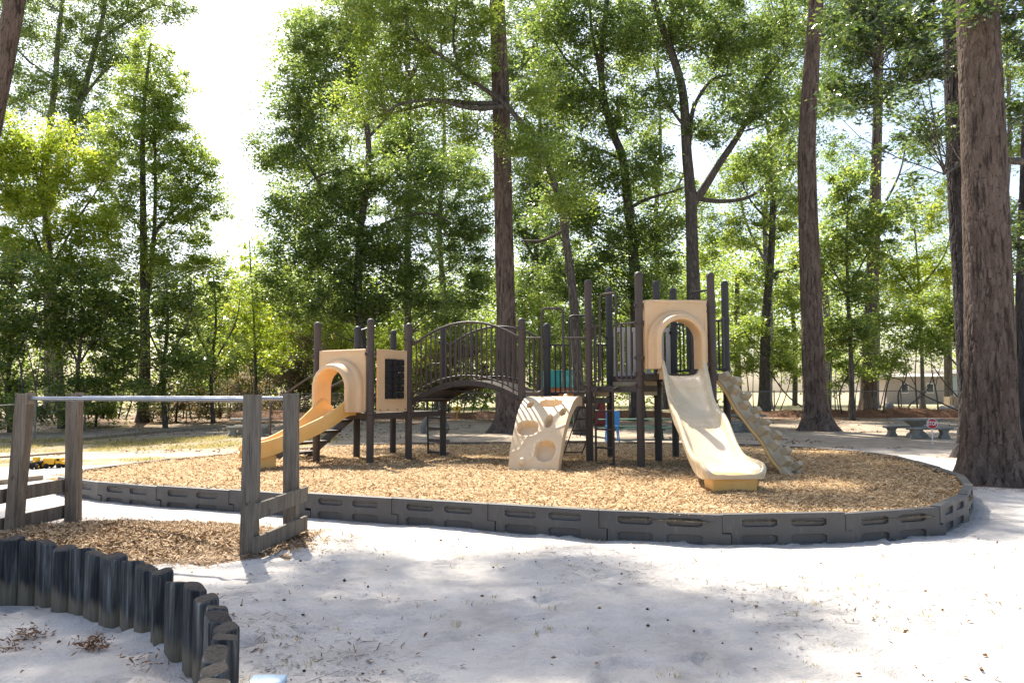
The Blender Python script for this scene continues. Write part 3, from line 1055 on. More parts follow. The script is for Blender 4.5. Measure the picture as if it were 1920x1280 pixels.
# panel with turning drums between P1 and P5
A, B = P2('P1'), P2('P5'); d = (B - A).normalized(); n_ = Vector((d.y, -d.x, 0)); L = (B - A).length
mb = MB()
q = lambda f, z, o=0: A + d * (f * L) + n_ * o + Vector((0, 0, z))
fx0, fx1, hx0, hx1 = .17, .93, .34, .83
z0, z1, h0, h1 = 1.13, 2.21, 1.36, 2.05
for (a, b, za, zb_) in ((fx0, hx0, z0, z1), (hx1, fx1, z0, z1), (hx0, hx1, z0, h0), (hx0, hx1, h1, z1)):
    mb.box((q(a, za) + q(b, zb_)) / 2, ((b - a) * L, .04, zb_ - za), d, n_)
dp = obj('drum_panel', mb, M['tan'], play, 35, .004)
for i in range(3):
    for j in range(6):
        w_ = (hx1 - hx0) * L / 3; h_ = (h1 - h0) / 6
        p = q(hx0 + (hx1 - hx0) * (i + .5) / 3, h0 + h_ * (j + .5))
        mb = MB()
        mb.lathe(p, [(.02, -h_ * .48), (w_ * .46, -h_ * .45), (w_ * .485, -h_ * .38), (w_ * .485, h_ * .38), (w_ * .46, h_ * .45), (.02, h_ * .48)], 14)
        obj('drum', mb, M['black'], dp)
for z in (h0 - .035, h1 + .035):
    mb = MB(); mb.box((q(hx0, z, .024) + q(hx1, z, .024)) / 2, ((hx1 - hx0) * L + .02, .012, .045), d, n_); obj('drum_rail', mb, M['tan'], dp)
mb = MB()
for f in (.22, .42, .66, .88):
    for z in (1.17,):
        mb.box(q(f, z, .024), (.018, .012, .018), d, n_)
obj('bolts', mb, M['black'], dp)['kind'] = 'stuff'

# moulded climbing wall at the front of the middle deck
T0 = Vector((.75, 13.52, 0)); Bm = Vector((.28, 12.08, 0))
fw = (Bm - T0); LW = fw.length; fw.normalize(); sw = Vector((-fw.y, fw.x, 0))    # to the right seen from the camera
prof = spline([(-.02, 1.375), (.22, 1.39), (.46, 1.35), (.74, 1.21), (1.0, .98), (1.22, .70), (1.38, .42), (1.46, .12)], 16)
prof = np.array(prof)
seg = np.r_[0, np.cumsum(np.linalg.norm(np.diff(prof, axis=0), axis=1))]; seg /= seg[-1]
NU, NV = 84, 130
uu, vv = np.meshgrid(np.linspace(0, 1, NU), np.linspace(0, 1, NV))
pt = np.interp(vv, seg, prof[:, 0]); pz = np.interp(vv, seg, prof[:, 1])
dt = np.gradient(pt, axis=0); dzv = np.gradient(pz, axis=0); nn = np.hypot(dt, dzv)
nt_, nz_ = -dzv / nn, dt / nn
WID = .80
disp = np.zeros_like(uu)


def oval(u0, v0, ru, rv, dep, p=2.6, edge=.12, sharp=1.0):
    r = (np.abs((uu - u0) / ru) ** p + np.abs((vv - v0) / rv) ** p) ** (1 / p)
    return dep * (1 - sstep(1 - edge, 1 + edge * .6, r))


for (u0, v0, ru, rv) in ((.30, .135, .19, .028), (.58, .30, .22, .058), (.19, .33, .060, .048), (.27, .585, .21, .066), (.66, .52, .072, .058), (.88, .42, .06, .04), (.70, .775, .20, .082)):
    disp -= oval(u0, v0, ru * .96, rv * .96, .125, 2.4, .06)
    disp += oval(u0, v0, ru * 1.2, rv * 1.2, .008, 2.4, .3) - oval(u0, v0, ru * 1.1, rv * 1.1, .008, 2.4, .1)
for (u0, v0, ru, rv) in ((.27, .865, .07, .03), (.70, .035, .05, .022)):
    disp += oval(u0, v0, ru, rv, .05, 2, .5)


def ridge(pts, wdt, h):
    best = np.full(uu.shape, 9.0)
    for (a, b), (c_, e_) in zip(pts, pts[1:]):
        x, y = uu * WID, vv * 1.95; ax, ay, bx, by = a * WID, b * 1.95, c_ * WID, e_ * 1.95
        t = np.clip(((x - ax) * (bx - ax) + (y - ay) * (by - ay)) / ((bx - ax) ** 2 + (by - ay) ** 2), 0, 1)
        best = np.minimum(best, np.hypot(x - ax - t * (bx - ax), y - ay - t * (by - ay)))
    return h * (1 - sstep(wdt * .3, wdt, best))


disp += ridge([(0, .80), (.18, .77), (.30, .66), (.44, .655), (.55, .615), (.78, .60), (1, .55)], .02, .007)
disp += ridge([(.34, .86), (.47, .83), (.5, .77)], .018, .008)
disp -= ridge([(.82, .30), (1, .285)], .014, .012) + ridge([(.28, .27), (.4, .285)], .014, .012)
disp += .006 * (fbm(uu * 4, vv * 8, 3, 77) - .45)
side = (uu - .5) * WID * (1.12 - .14 * vv) * (1 + .04 * (fbm(vv * 5, uu * 0, 2, 5) - .5))
BX = T0.x + fw.x * (pt + nt_ * disp) + sw.x * side
BY = T0.y + fw.y * (pt + nt_ * disp) + sw.y * side
BZ = pz + nz_ * disp
top_v = np.stack([BX, BY, BZ], -1).reshape(-1, 3)
th = -.15
KX = T0.x + fw.x * (pt + nt_ * th) + sw.x * side; KY = T0.y + fw.y * (pt + nt_ * th) + sw.y * side; KZ = pz + nz_ * th
back_v = np.stack([KX, KY, KZ], -1).reshape(-1, 3)
gf = grid_faces(NU, NV); nT = NU * NV
edges = []
for i in range(NV - 1):
    edges.append((i * NU, (i + 1) * NU, (i + 1) * NU + nT, i * NU + nT))
    edges.append((i * NU + NU - 1, i * NU + NU - 1 + nT, (i + 1) * NU + NU - 1 + nT, (i + 1) * NU + NU - 1))
for j in range(NU - 1):
    edges.append((j, j + nT, j + 1 + nT, j + 1)); k = (NV - 1) * NU
    edges.append((k + j, k + j + 1, k + j + 1 + nT, k + j + nT))
cw = npobj('climbing_wall', np.r_[top_v, back_v], np.r_[gf, gf[:, ::-1] + nT, np.array(edges)], M['wallp'], play, True)
cw.data.set_sharp_from_angle(angle=R(55))

# block climber on the right of the tall tower
top = (P2('R6') + P2('R7')) / 2 + Vector((.02, -.02, 1.74)); bot = Vector((4.34, 12.36, .16))
hd = Vector((bot.x - top.x, bot.y - top.y, 0)); hl = hd.length; hd.normalize(); hs = Vector((-hd.y, hd.x, 0))
pc = []
for i in range(25):
    t = i / 24
    z = top.z + (bot.z - top.z) * t + .022 * math.sin(t * 2 * PI * 2) - .02 * math.sin(t * PI)
    pc.append(Vector((top.x + hd.x * hl * t, top.y + hd.y * hl * t, z)))
nv = (Vector((hd.x, hd.y, 0)) * (top.z - bot.z) / hl + Vector((0, 0, 1))).normalized()
mb = MB()
lps = []
for i, p in enumerate(pc):
    wv = .215 + .014 * math.sin(i * 1.05)
    lps.append([p - hs * wv - nv * .05, p + hs * wv - nv * .05, p + hs * wv + nv * .02, p + hs * (wv - .03) + nv * .045, p - hs * (wv - .03) + nv * .045, p - hs * wv + nv * .02])
mb.loft(lps[:24])
for sgn in (-1, 1):
    a, b = pc[22], pc[24]
    mb.loft([[p + hs * (sgn * .15 - .085) - nv * .05, p + hs * (sgn * .15 + .085) - nv * .05, p + hs * (sgn * .15 + .07) + nv * .044, p + hs * (sgn * .15 - .07) + nv * .044] for p in (a, b, b + (b - a) * .35)])
bc = obj('block_climber', mb, M['weather'], play, 35, .008)
for sgn in (-1, 1):
    mb = MB(); mb.tube([p + hs * sgn * (.214 + .014 * math.sin(i * 1.05)) - nv * .03 for i, p in enumerate(pc[:24])], .022, 8)
    obj('edge_trim', mb, M['yslide'], bc, 50)
slope_d = (pc[-1] - pc[0]).normalized()
for r_ in range(7):
    for sgn in (-1, 1):
        t = (r_ + .45 + (.42 if sgn > 0 else 0)) / 7.4
        p = pc[0].lerp(pc[-1], t); p.z = np.interp(t * 24, range(25), [k.z for k in pc])
        c_ = p + hs * sgn * (.115 + .02 * random.uniform(-1, 1)) + nv * .075
        mb = MB()
        X = (slope_d * .85 + hs * random.uniform(-.25, .25)).normalized(); Yv = nv.cross(X).normalized(); Zv = X.cross(Yv)
        a_, b_, h_ = .060 + random.uniform(-.01, .01), .085 + random.uniform(-.015, .01), .085
        mb.loft([[c_ + X * a_ * i * k + Yv * b_ * j * k + Zv * zz for i, j in ((-1, -1), (1, -1), (1, 1), (-1, 1))] for zz, k in ((-.06, 1.1), (h_ * .2, 1.0), (h_, .78))])
        obj('step_block', mb, M['weather'], bc, 35, .010)

# vertical ladder in front of the half-height deck
A, B = P2('R1'), P2('R3'); q = lambda f, z, o=0: Vector((*(A.lerp(B, f)).xy, z)) + Vector((-.77, -.64, 0)) * o
mb = MB()
for f in (.25, .60):
    mb.tube(poly_round([q(f, 1.52, 0), q(f, 1.52, .14), q(f, .24, .14)], .08), .019, 8)
ld = obj('ladder', mb, M['post'], play)
for z in (.30, .56, .86, 1.16, 1.30):
    if z == 1.30: continue
    mb = MB(); mb.tube([q(.25, z, .14), q(.30, z - .01, .19), q(.55, z - .01, .19), q(.60, z, .14)], .016, 8); obj('rung', mb, M['post'], ld)
# leaning ladder behind the middle deck
A, B = P2('P8'), P2('R2'); o_ = Vector((-.45, .89, 0))
q = lambda f, t: Vector((*(A.lerp(B, f)).xy, 0)) + o_ * (.08 + .75 * t) + Vector((0, 0, 1.34 - 1.12 * t))
for (f0, f1) in ((.12, .42), (.60, .90)):
    mb = MB()
    for f in (f0, f1): mb.tube([q(f, 0), q(f, 1)], .012, 6)
    ld = obj('cable_ladder', mb, M['rope'], play)
    for i in range(5):
        t = .15 + i * .19
        mb = MB(); mb.tube([q(f0, t), q(f1, t)], .015, 6); obj('rung', mb, M['post'], ld)
# looped ladder behind the low tower
A, B = P2('P4'), P2('P6'); o_ = Vector((.5, .866, 0))
q = lambda f, z, o=0: Vector((*(A.lerp(B, f)).xy, z)) + o_ * o
mb = MB()
for f in (.62, .93):
    mb.tube([q(f, 2.0, .10), q(f, .2, .16)], .018, 8)
mb.tube(poly_round([q(.94, 2.02, 0), q(.70, 2.02, 0), q(.66, 1.75, .0), q(.70, 1.45, .0), q(.94, 1.42, 0)], .12), .017, 8)
ld = obj('loop_ladder', mb, M['navy'], play)
for z in (.28, .52, .75, .98):
    mb = MB(); mb.tube(poly_round([q(.95, z, .16), q(.90, z, .42), q(.50, z + .02, .34), q(.62, z, .15), q(.93, z, .15)], .08), .017, 8); obj('rung', mb, M['navy'], ld)
# stair with two handrails on the far left
av = Vector((-.86, .5, 0))
mb = MB()
for nme, L_ in (('P2', 1.15), ('P3', 1.6)):
    p = P2(nme)
    mb.tube(poly_round([p + Vector((0, 0, 1.80)), p + av * .2 + Vector((0, 0, 1.74)), p + av * L_ + Vector((0, 0, 1.28)), p + av * L_ + Vector((0, 0, .2))], .08), .020, 8)
hr = obj('stair_handrail', mb, M['post'], play)
mb = MB()
for k in range(4):
    z = .95 - .2 * k; p = (P2('P2') + P2('P3')) / 2 + av * (.16 + .27 * k)
    mb.box((p.x, p.y, z), (.27, .86, .045), av, Vector((.5, .86, 0)))
for s_ in (-.43, .43):
    p = (P2('P2') + P2('P3')) / 2 + Vector((.5, .86, 0)) * s_
    mb.bar(p + av * .05 + Vector((0, 0, 1.02)), p + av * 1.25 + Vector((0, 0, .18)), .035, .14)
obj('stair', mb, M['deck'], play)
# small hoop between the back posts of the low tower
p = P2('P3'); q2 = P2('P2').lerp(P2('P3'), .45)
mb = MB(); mb.tube(poly_round([p + Vector((0, 0, 2.62)), p + Vector((.22, .06, 2.70)), p + Vector((.24, .06, 1.3))], .07), .018, 8)
obj('hand_hoop', mb, M['navy'], play)

# ------------------------------------------------------------------ wooden parallel bars
pb = [(25, 1003, 48, 738), (137, 979, 140, 737), (467, 1040, 474, 740), (546, 1006, 546, 738)]
base = [atg(a, b) for a, b, _, _ in pb]
tops = []
for (a, b, c_, e_), p in zip(pb, base):
    t = at(c_, e_, Y=p.y + .01); tops.append(t)
bars = thing('parallel_bars', ((base[0] + base[2]) / 2).to_tuple(), 'weathered timber parallel bars with two steel pipes standing over wood chips', 'parallel bars')
rowd = (base[2] - base[0]); rowd.z = 0; rowd.normalize()
cross = Vector((-rowd.y, rowd.x, 0))
for i, (p, t) in enumerate(zip(base, tops)):
    mb = MB(); x = t - p
    lo = p - x * .12
    ax = (t - lo).normalized()
    sx = (rowd - ax * rowd.dot(ax)).normalized(); sy = ax.cross(sx)
    rot = .35; sx, sy = sx * math.cos(rot) + sy * math.sin(rot), sy * math.cos(rot) - sx * math.sin(rot)
    mb.box((lo + t) / 2, (.135, .135, (t - lo).length), sx, sy, ax)
    obj('post', mb, M['wood'] if i >= 2 else M['brownwood'], bars, 35, .008)
for i, j in ((0, 2), (1, 3)):
    a = tops[i] + Vector((0, 0, -.048)); b = tops[j] + Vector((0, 0, -.048))
    if (i, j) == (0, 2): off = -cross * .0
    mb = MB(); d = (b - a).normalized(); mb.tube([a + d * .03, b - d * .03], .0215, 14)
    obj('bar', mb, M['steel'], bars)
    mb = MB(); mb.box(a + d * .074, (.012, .11, .12), d, Vector((-d.y, d.x, 0)).normalized()); obj('bracket', mb, M['oldwood'], bars)
for (i, j, sgn) in ((2, 3, 1), (0, 1, -1)):
    A, B = base[i], base[j]
    dl = (B - A); dl.z = 0; dl.normalize()
    sidev = Vector((dl.y, -dl.x, 0)) * sgn * (1 if Vector((dl.y, -dl.x, 0)).dot(rowd) > 0 else -1)
    for z, sl_ in ((.40, 0), (.105, 0)):
        a = A + sidev * .102 - dl * .10 + Vector((0, 0, z)); b = B + sidev * .102 + dl * .12 + Vector((0, 0, z + .02))
        mb = MB(); mb.bar(a, b, .04, .145)
        obj('plank', mb, M['wood'] if i == 2 else M['brownwood'], bars, 35, .004)

# heap of wood chips under the bars
hc = at(230, 1010, z=.02)


def heap_z(x, y):
    e = ((x - hc.x) * .985 + (y - hc.y) * -.17) / 1.75; g = ((x - hc.x) * .17 + (y - hc.y) * .985) / .95
    r2 = e ** 2 + g ** 2 + .35 * (fbm(x * 1.6, y * 1.6, 3, 51) - .45)
    return .15 * (np.exp(-r2 * 1.7) - .12) + .035 * (fbm(x * 3, y * 3, 3, 55) - .45)


hx, hy = np.meshgrid(np.linspace(hc.x - 2.7, hc.x + 2.7, 110), np.linspace(hc.y - 1.6, hc.y + 1.6, 70))
hz = gz(hx, hy) + heap_z(hx, hy)
tag(npobj('wood_chip_heap', np.stack([hx, hy, hz], -1).reshape(-1, 3), grid_faces(110, 70), M['heapbed'], smooth=True),
    'low heap of brown wood chips on the sand under the parallel bars', 'wood chips', kind='stuff')
n = 30000
x = rng.normal(hc.x, 1.15, n); y = rng.normal(hc.y, .62, n)
ok = (heap_z(x, y) > -.010 + rng.random(n) * .012)
x, y = x[ok], y[ok]
P = np.stack([x, y, gz(x, y) + np.maximum(heap_z(x, y), 0) + .006 + rng.random(len(x)) * .02], 1)
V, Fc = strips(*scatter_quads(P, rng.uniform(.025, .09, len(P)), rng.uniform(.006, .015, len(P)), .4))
tag(npobj('heap_chips', V, Fc, M['shadechip']), 'loose slivers of wood spread over the chip heap', 'wood chips', kind='stuff')

# ------------------------------------------------------------------ palisade of stained timbers round the sand pit
LG = [(-62, 1012), (-28, 1011), (4, 1011), (27, 1011), (58, 1012), (88, 1016), (122, 1023), (155, 1029), (182, 1035), (214, 1043), (250, 1051), (276, 1062), (305, 1074), (333, 1088), (366, 1101), (387, 1118), (407, 1135), (409, 1153), (424, 1172), (422, 1196), (405, 1223), (402, 1248), (400, 1274), (392, 1302)]
LW_ = [at(a, b, z=.45) for a, b in LG]
pal = thing('timber_palisade', (LW_[10].x, LW_[10].y, 0), 'curved low palisade of dark stained timber stakes around the sand pit', 'palisade')
for i, p in enumerate(LW_):
    a = LW_[max(i - 1, 0)]; b = LW_[min(i + 1, len(LW_) - 1)]
    t = Vector((b.x - a.x, b.y - a.y, 0)).normalized(); nn_ = Vector((-t.y, t.x, 0))
    ang = random.uniform(-.18, .18)
    t, nn_ = t * math.cos(ang) + nn_ * math.sin(ang), nn_ * math.cos(ang) - t * math.sin(ang)
    nb_ = (LW_[min(i + 1, len(LW_) - 1)] - p).length if i < len(LW_) - 1 else .14
    pv_ = (p - LW_[max(i - 1, 0)]).length if i else nb_
    w2 = min(max(.5 * (nb_ + pv_) * .5, .058), .078) * random.uniform(.95, 1.05); t2 = .052 * random.uniform(.9, 1.1)
    h = .45 + random.uniform(-.012, .012)
    N = 28; loops = []
    for zz, k, sl_ in ((-.25, 1, 0), (.0, 1.0, 0), (.12, .985, 0), (.26, 1.0, 0), (h - .020, 1, 1), (h - .008, .975, 1), (h, .89, 1)):
        lp = []
        for j in range(N):
            a_ = 2 * PI * j / N; ca, sa = math.cos(a_), math.sin(a_)
            e = 3.8
            r_ = (abs(ca) ** e + abs(sa) ** e) ** (-1 / e)
            wv = 1 + .03 * math.sin(j * 1.7 + i) * (1 if zz < h else .5)
            q_ = Vector((p.x, p.y, 0)) + t * (ca * r_ * w2 * k * wv) + nn_ * (sa * r_ * t2 * k * wv)
            lp.append(q_ + Vector((0, 0, zz + sl_ * .012 * math.sin(a_ + i * 2.1))))
        loops.append(lp)
    mb = MB(); mb.loft(loops); obj('stake', mb, M['log'], pal, 50)

# ------------------------------------------------------------------ trees
def leaf_mesh(C, L, W, upb=.6, droop=0.0):
    """rhombic folded leaves at points C: two triangles each"""
    n = len(C)
    a = rng.uniform(0, 2 * PI, n)
    d = np.stack([np.cos(a), np.sin(a), rng.normal(-droop, .45, n)], 1); d /= np.linalg.norm(d, axis=1)[:, None]
    nr_ = rng.normal(0, 1, (n, 3)); nr_[:, 2] += upb * 2.2
    s = np.cross(d, nr_); s /= np.linalg.norm(s, axis=1)[:, None] + 1e-9
    nn_ = np.cross(s, d)
    sc = rng.uniform(.65, 1.25, n)[:, None]
    l = L * sc / 2; wv = W * sc / 2
    V = np.stack([C - d * l, C + s * wv + nn_ * wv * .35 - d * l * .1, C + d * l, C - s * wv + nn_ * wv * .35 - d * l * .1], 1).reshape(-1, 3)
    return V, np.arange(4 * n).reshape(-1, 4)


def leaf_tri(C, L, W, upb=.6):
    """small three cornered leaves for crowns far from the camera"""
    n = len(C)
    a = rng.uniform(0, 2 * PI, n)
    d = np.stack([np.cos(a), np.sin(a), rng.normal(-.1, .45, n)], 1); d /= np.linalg.norm(d, axis=1)[:, None]
    nr_ = rng.normal(0, 1, (n, 3)); nr_[:, 2] += upb * 2.2
    s = np.cross(d, nr_); s /= np.linalg.norm(s, axis=1)[:, None] + 1e-9
    sc = rng.uniform(.65, 1.25, n)[:, None]
    l = L * sc / 2; wv = W * sc / 2
    k = rng.uniform(-.5, .3, n)[:, None]
    V = np.stack([C - d * l + s * wv * .5, C + d * l, C + d * l * k - s * wv * 1.15], 1).reshape(-1, 3)
    return V, np.arange(3 * n).reshape(-1, 3)


def needle_mesh(C, L, W):
    n = len(C)
    d = rng.normal(0, 1, (n, 3)); d /= np.linalg.norm(d, axis=1)[:, None]
    s = np.cross(d, rng.normal(0, 1, (n, 3))); s /= np.linalg.norm(s, axis=1)[:, None] + 1e-9
    a = C; b = C + d * L; h = s * W / 2
    V = np.stack([a - h, a + h, b], 1).reshape(-1, 3)
    return V, np.arange(3 * n).reshape(-1, 3)


COVK = 4.1


def clumps(ells, Y, cov, leaf, cr, depth=1.0):
    """clump centres and leaf points filling ellipses given in photograph pixels at distance Y"""
    cen = []; pts = []
    lpx = leaf * F / Y; cov = cov * COVK
    for e in ells:
        px, py, rx, ry = e[:4]; yo = e[4] if len(e) > 4 else 0; cv = cov * (e[5] if len(e) > 5 else 1)
        c = at(px, py, Y=Y + yo); k = (Y + yo) / F
        rad = np.array([rx * k, max(rx, ry) * k * depth * .8, ry * k])
        nl = int(cv * PI * rx * ry / (lpx * lpx * .42))
        per = 70
        nc = max(int(nl / per), 3)
        u = rng.normal(0, 1, (nc, 3)); u /= np.linalg.norm(u, axis=1)[:, None]
        rr = rng.random(nc) ** .42
        cc = np.array(c) + u * rr[:, None] * rad
        dn = fbm(cc[:, 0] * .55 + cc[:, 1] * .31, cc[:, 2] * .75 + cc[:, 1] * .4, 3, 13)
        cc = cc[dn > np.quantile(dn, .22)]; nc = len(cc)
        cen.append(cc)
        cs = cr * .72 * rng.uniform(.45, 1.45, nc)
        idx = rng.integers(0, nc, nl)
        off = rng.normal(0, 1, (nl, 3)) * cs[idx][:, None] * np.array([.55, .55, .36])
        off[:, 2] -= .10 * (off[:, 0] ** 2 + off[:, 1] ** 2) / cr
        pts.append(cc[idx] + off)
    return np.concatenate(cen), np.concatenate(pts)


def wpath(pix, Y, ys=None):
    return [at(p[0], p[1], Y=Y + (p[2] if len(p) > 2 else 0)) for p in pix]


def smooth_path(pts, k=5):
    return [Vector(p) for p in spline([tuple(p) for p in pts], k)]


def limb_tube(mb, pts, r0, r1, n=8, k=4, wob=.0):
    P = smooth_path(pts, k); m_ = len(P)
    rs = [(r0 + (r1 - r0) * (i / (m_ - 1))) * (1 + wob * random.uniform(-1, 1)) for i in range(m_)]
    mb.tube(P, rs, n)
    return P


TREES = []


LEAFK = 1.27


def tree(name, cat, label, Y, trunk, r0, r1, limbs=(), ells=(), leaf='l_mid', cov=1.6, ls=.13, lw=.55, cr=.8, bark='bark', group=None, flare=1.5, nbr=60, needles=False, extra=None, depth=1.0, upb=.6, seg=12, brr=.035, lean_d=0):
    ls = ls * (LEAFK if Y > 25 else 1.0); nbr = int(nbr * .65); cov = cov if Y > 25 else cov * .6
    P = wpath(trunk, Y)
    b = P[0]
    g = ngz(b.x, b.y)
    if b.z > g or b.z < g - .4: P[0] = Vector((b.x, b.y, g))
    root = thing(name, (P[0].x, P[0].y, P[0].z), label, cat, group)
    mb = MB()
    Q = smooth_path(P, 6); m_ = len(Q)
    zs = [q.z - Q[0].z for q in Q]; zt = max(zs)
    rs = []
    for q_, z in zip(Q, zs):
        f = z / zt
        rs.append((r0 + (r1 - r0) * f) * (1 + (flare - 1) * math.exp(-max(z, 0) / .45)) * random.uniform(.975, 1.025))
    Q = [Q[0] - Vector((0, 0, .25))] + Q; rs = [rs[0] * 1.08] + rs
    mb.tube(Q, rs, seg)
    skel = [(q_, r_) for q_, r_ in zip(Q[2:], rs[2:])]
    for lm in limbs:
        pts = wpath(lm[0], Y)
        if len(lm) > 3: pts = [p + Vector((0, lm[3] * i / (len(pts) - 1), 0)) for i, p in enumerate(pts)]
        LP = limb_tube(mb, pts, lm[1], lm[2], 8, 4, .03)
        skel += [(q_, lm[1] + (lm[2] - lm[1]) * i / len(LP)) for i, q_ in enumerate(LP)]
    if ells or extra is not None:
        if ells:
            cen, pts = clumps(ells, Y, cov, ls, cr, depth)
        else:
            cen, pts = np.zeros((0, 3)), np.zeros((0, 3))
        if extra is not None:
            ec, ep = extra(); cen = np.r_[cen, ec]; pts = np.r_[pts, ep]
        SK = np.array([tuple(q_) for q_, _ in skel]); SR = np.array([r_ for _, r_ in skel])
        sel = rng.permutation(len(cen))[:nbr]
        for c in cen[sel]:
            dd = SK - c
            hd_ = np.hypot(dd[:, 0], dd[:, 1])
            cost = np.linalg.norm(dd, axis=1) + np.maximum(dd[:, 2] + .5 * hd_, 0) * 1.2 + rng.random(len(SK)) * .5
            k = int(np.argmin(cost)); a = Vector(SK[k]); e = Vector(c)
            L_ = (e - a).length
            if L_ > 7.5 or L_ < .15: continue
            md = a.lerp(e, .5) + Vector((random.uniform(-.2, .2) * L_, random.uniform(-.2, .2) * L_, random.uniform(-.04, .2) * L_))
            rr = min(SR[k] * .6, brr * (.35 + .16 * L_))
            mb.tube([a, a.lerp(md, .55) + Vector((0, 0, -.03 * L_)), md, md.lerp(e, .55) + Vector((0, 0, .02 * L_)), e], [rr, rr * .8, rr * .6, rr * .4, rr * .18], 5, False)
        V, Fc = leaf_mesh(pts, ls, ls * lw, upb) if Y < 25 else leaf_tri(pts, ls, ls * max(lw, .6) * 1.15, upb)
        npobj('crown', V, Fc, M[leaf], root)
        TREES.append((label, len(Fc)))
    obj('trunk', mb, M[bark], root, 60)
    return root


def big_trunk(label, Y, pix, rad, seed, name='pine_tree', crown=None, nseg=150, plate=.085, amp=.022, roots=5, lobe=.30, flare_h=.42, step=.035, cat='pine tree', bark='pinebark'):
    """a pine trunk whose bark plates are relief in the mesh; rad = [(z, radius)]"""
    P = wpath(pix, Y); b = P[0]; P[0] = Vector((b.x, b.y, ngz(b.x, b.y)))
    root = thing(name, tuple(P[0]), label, cat)
    Q = np.array([tuple(q_) for q_ in smooth_path(P, 14)]); Q = np.r_[[Q[0] - np.array([0, 0, .3])], Q]
    z0 = P[0].z
    zmax = Q[-1, 2]
    nzs = int((min(zmax, 16) - Q[0, 2]) / step)
    zz = np.linspace(Q[0, 2], zmax, nzs)
    cx = np.interp(zz, Q[:, 2], Q[:, 0]); cy = np.interp(zz, Q[:, 2], Q[:, 1])
    rr = np.interp(zz - z0, [a for a, _ in rad], [r_ for _, r_ in rad])
    th = np.linspace(0, 2 * PI, nseg, endpoint=False)
    T, Z = np.meshgrid(th, zz)
    r = np.repeat(rr[:, None], nseg, 1)
    lr = np.random.default_rng(seed)
    ph = lr.uniform(0, 2 * PI)
    lob = .5 + .5 * np.cos(roots * T + ph + .8 * np.sin(T * 2 + ph))
    r = r * (1 + lobe * lob * np.exp(-np.maximum(Z - z0, -.1) / flare_h) + .25 * np.exp(-np.maximum(Z - z0, -.1) / .3))
    # worley plates on the unrolled surface
    rm = rad[1][1]; U = T * rm + .022 * (fbm(T * rm * 14, Z * 6, 3, seed + 2) - .45) * 2 + .03 * np.sin(Z * 5 + T * 3); Vv = Z * .36 + .03 * np.sin(T * 7 + Z * 2) + .05 * (fbm(T * rm * 10, Z * 5, 3, seed + 3) - .45)
    per = 2 * PI * rm; ncell_u = max(int(per / plate), 8); cu = per / ncell_u
    ci = np.floor(U / cu).astype(int); cj = np.floor(Vv / cu).astype(int)
    f1 = np.full(U.shape, 9.); f2 = np.full(U.shape, 9.); tone = np.zeros(U.shape); tt_ = lr.random((ncell_u, 997))
    tab = lr.random((ncell_u, 997, 2))
    for di in (-1, 0, 1):
        for dj in (-1, 0, 1):
            a = (ci + di); bq = (cj + dj)
            jt = tab[a % ncell_u, bq % 997]
            d_ = np.hypot((a + jt[..., 0]) * cu - U, (bq + jt[..., 1]) * cu - Vv)
            m1 = d_ < f1
            f2 = np.where(m1, f1, np.minimum(f2, d_)); f1 = np.where(m1, d_, f1); tone = np.where(m1, tt_[a % ncell_u, bq % 997], tone)
    ed = sstep(0, 1, np.clip((f2 - f1) / (cu * .24), 0, 1))
    r = r + amp * (ed - .6) * (.7 + .6 * tone) + amp * .5 * (fbm(U * 30, Z * 14, 3, seed) - .45) + .03 * (fbm(T * 2, Z * .8, 2, seed + 5) - .45)
    V = np.stack([cx[:, None] + r * np.cos(T), cy[:, None] + r * np.sin(T), Z], -1).reshape(-1, 3)
    i0 = (np.arange(nzs - 1)[:, None] * nseg + np.arange(nseg)[None]).ravel()
    i1 = (np.arange(nzs - 1)[:, None] * nseg + (np.arange(nseg)[None] + 1) % nseg).ravel()
    to = npobj('trunk', V, np.stack([i0, i1, i1 + nseg, i0 + nseg], 1), M[bark], root, True)
    for an_, av_ in (('plate', ed), ('tone', tone)):
        at_ = to.data.attributes.new(an_, 'FLOAT', 'POINT'); at_.data.foreach_set('value', av_.ravel().astype(np.float32))
    if crown:
        # crown high above, with its boughs
        mb = MB(); cens = []
        for (x, y, z, rx, rz, nb_) in crown:
            u = rng.normal(0, 1, (nb_, 3)); u /= np.linalg.norm(u, axis=1)[:, None]
            cens.append(np.array((x, y, z)) + u * (rng.random(nb_) ** .5)[:, None] * np.array((rx, rx, rz)))
        cens = np.concatenate(cens)
        tp = Vector(Q[-1])
        mb.tube([tp - Vector((0, 0, .6)), Vector((tp.x, tp.y, max(c[2] for c in cens)))], [rad[-1][1] * .95, .05], 10)
        for c in cens[::2]:
            a = Vector((tp.x, tp.y, max(tp.z - 1, c[2] - 1.2 - random.random())))
            e = Vector(c)
            mb.tube([a, a.lerp(e, .5) + Vector((0, 0, .2)), e], [.07, .045, .015], 5, False)
        obj('bough', mb, M[bark], root, 60)
        idx = np.repeat(np.arange(len(cens)), 230)
        tw = cens[idx] + rng.normal(0, 1, (len(idx), 3)) * np.array([.36, .36, .20])
        V, Fc = needle_mesh(tw, .27, .06)
        npobj('crown', V, Fc, M['l_pine'], root)
    return root


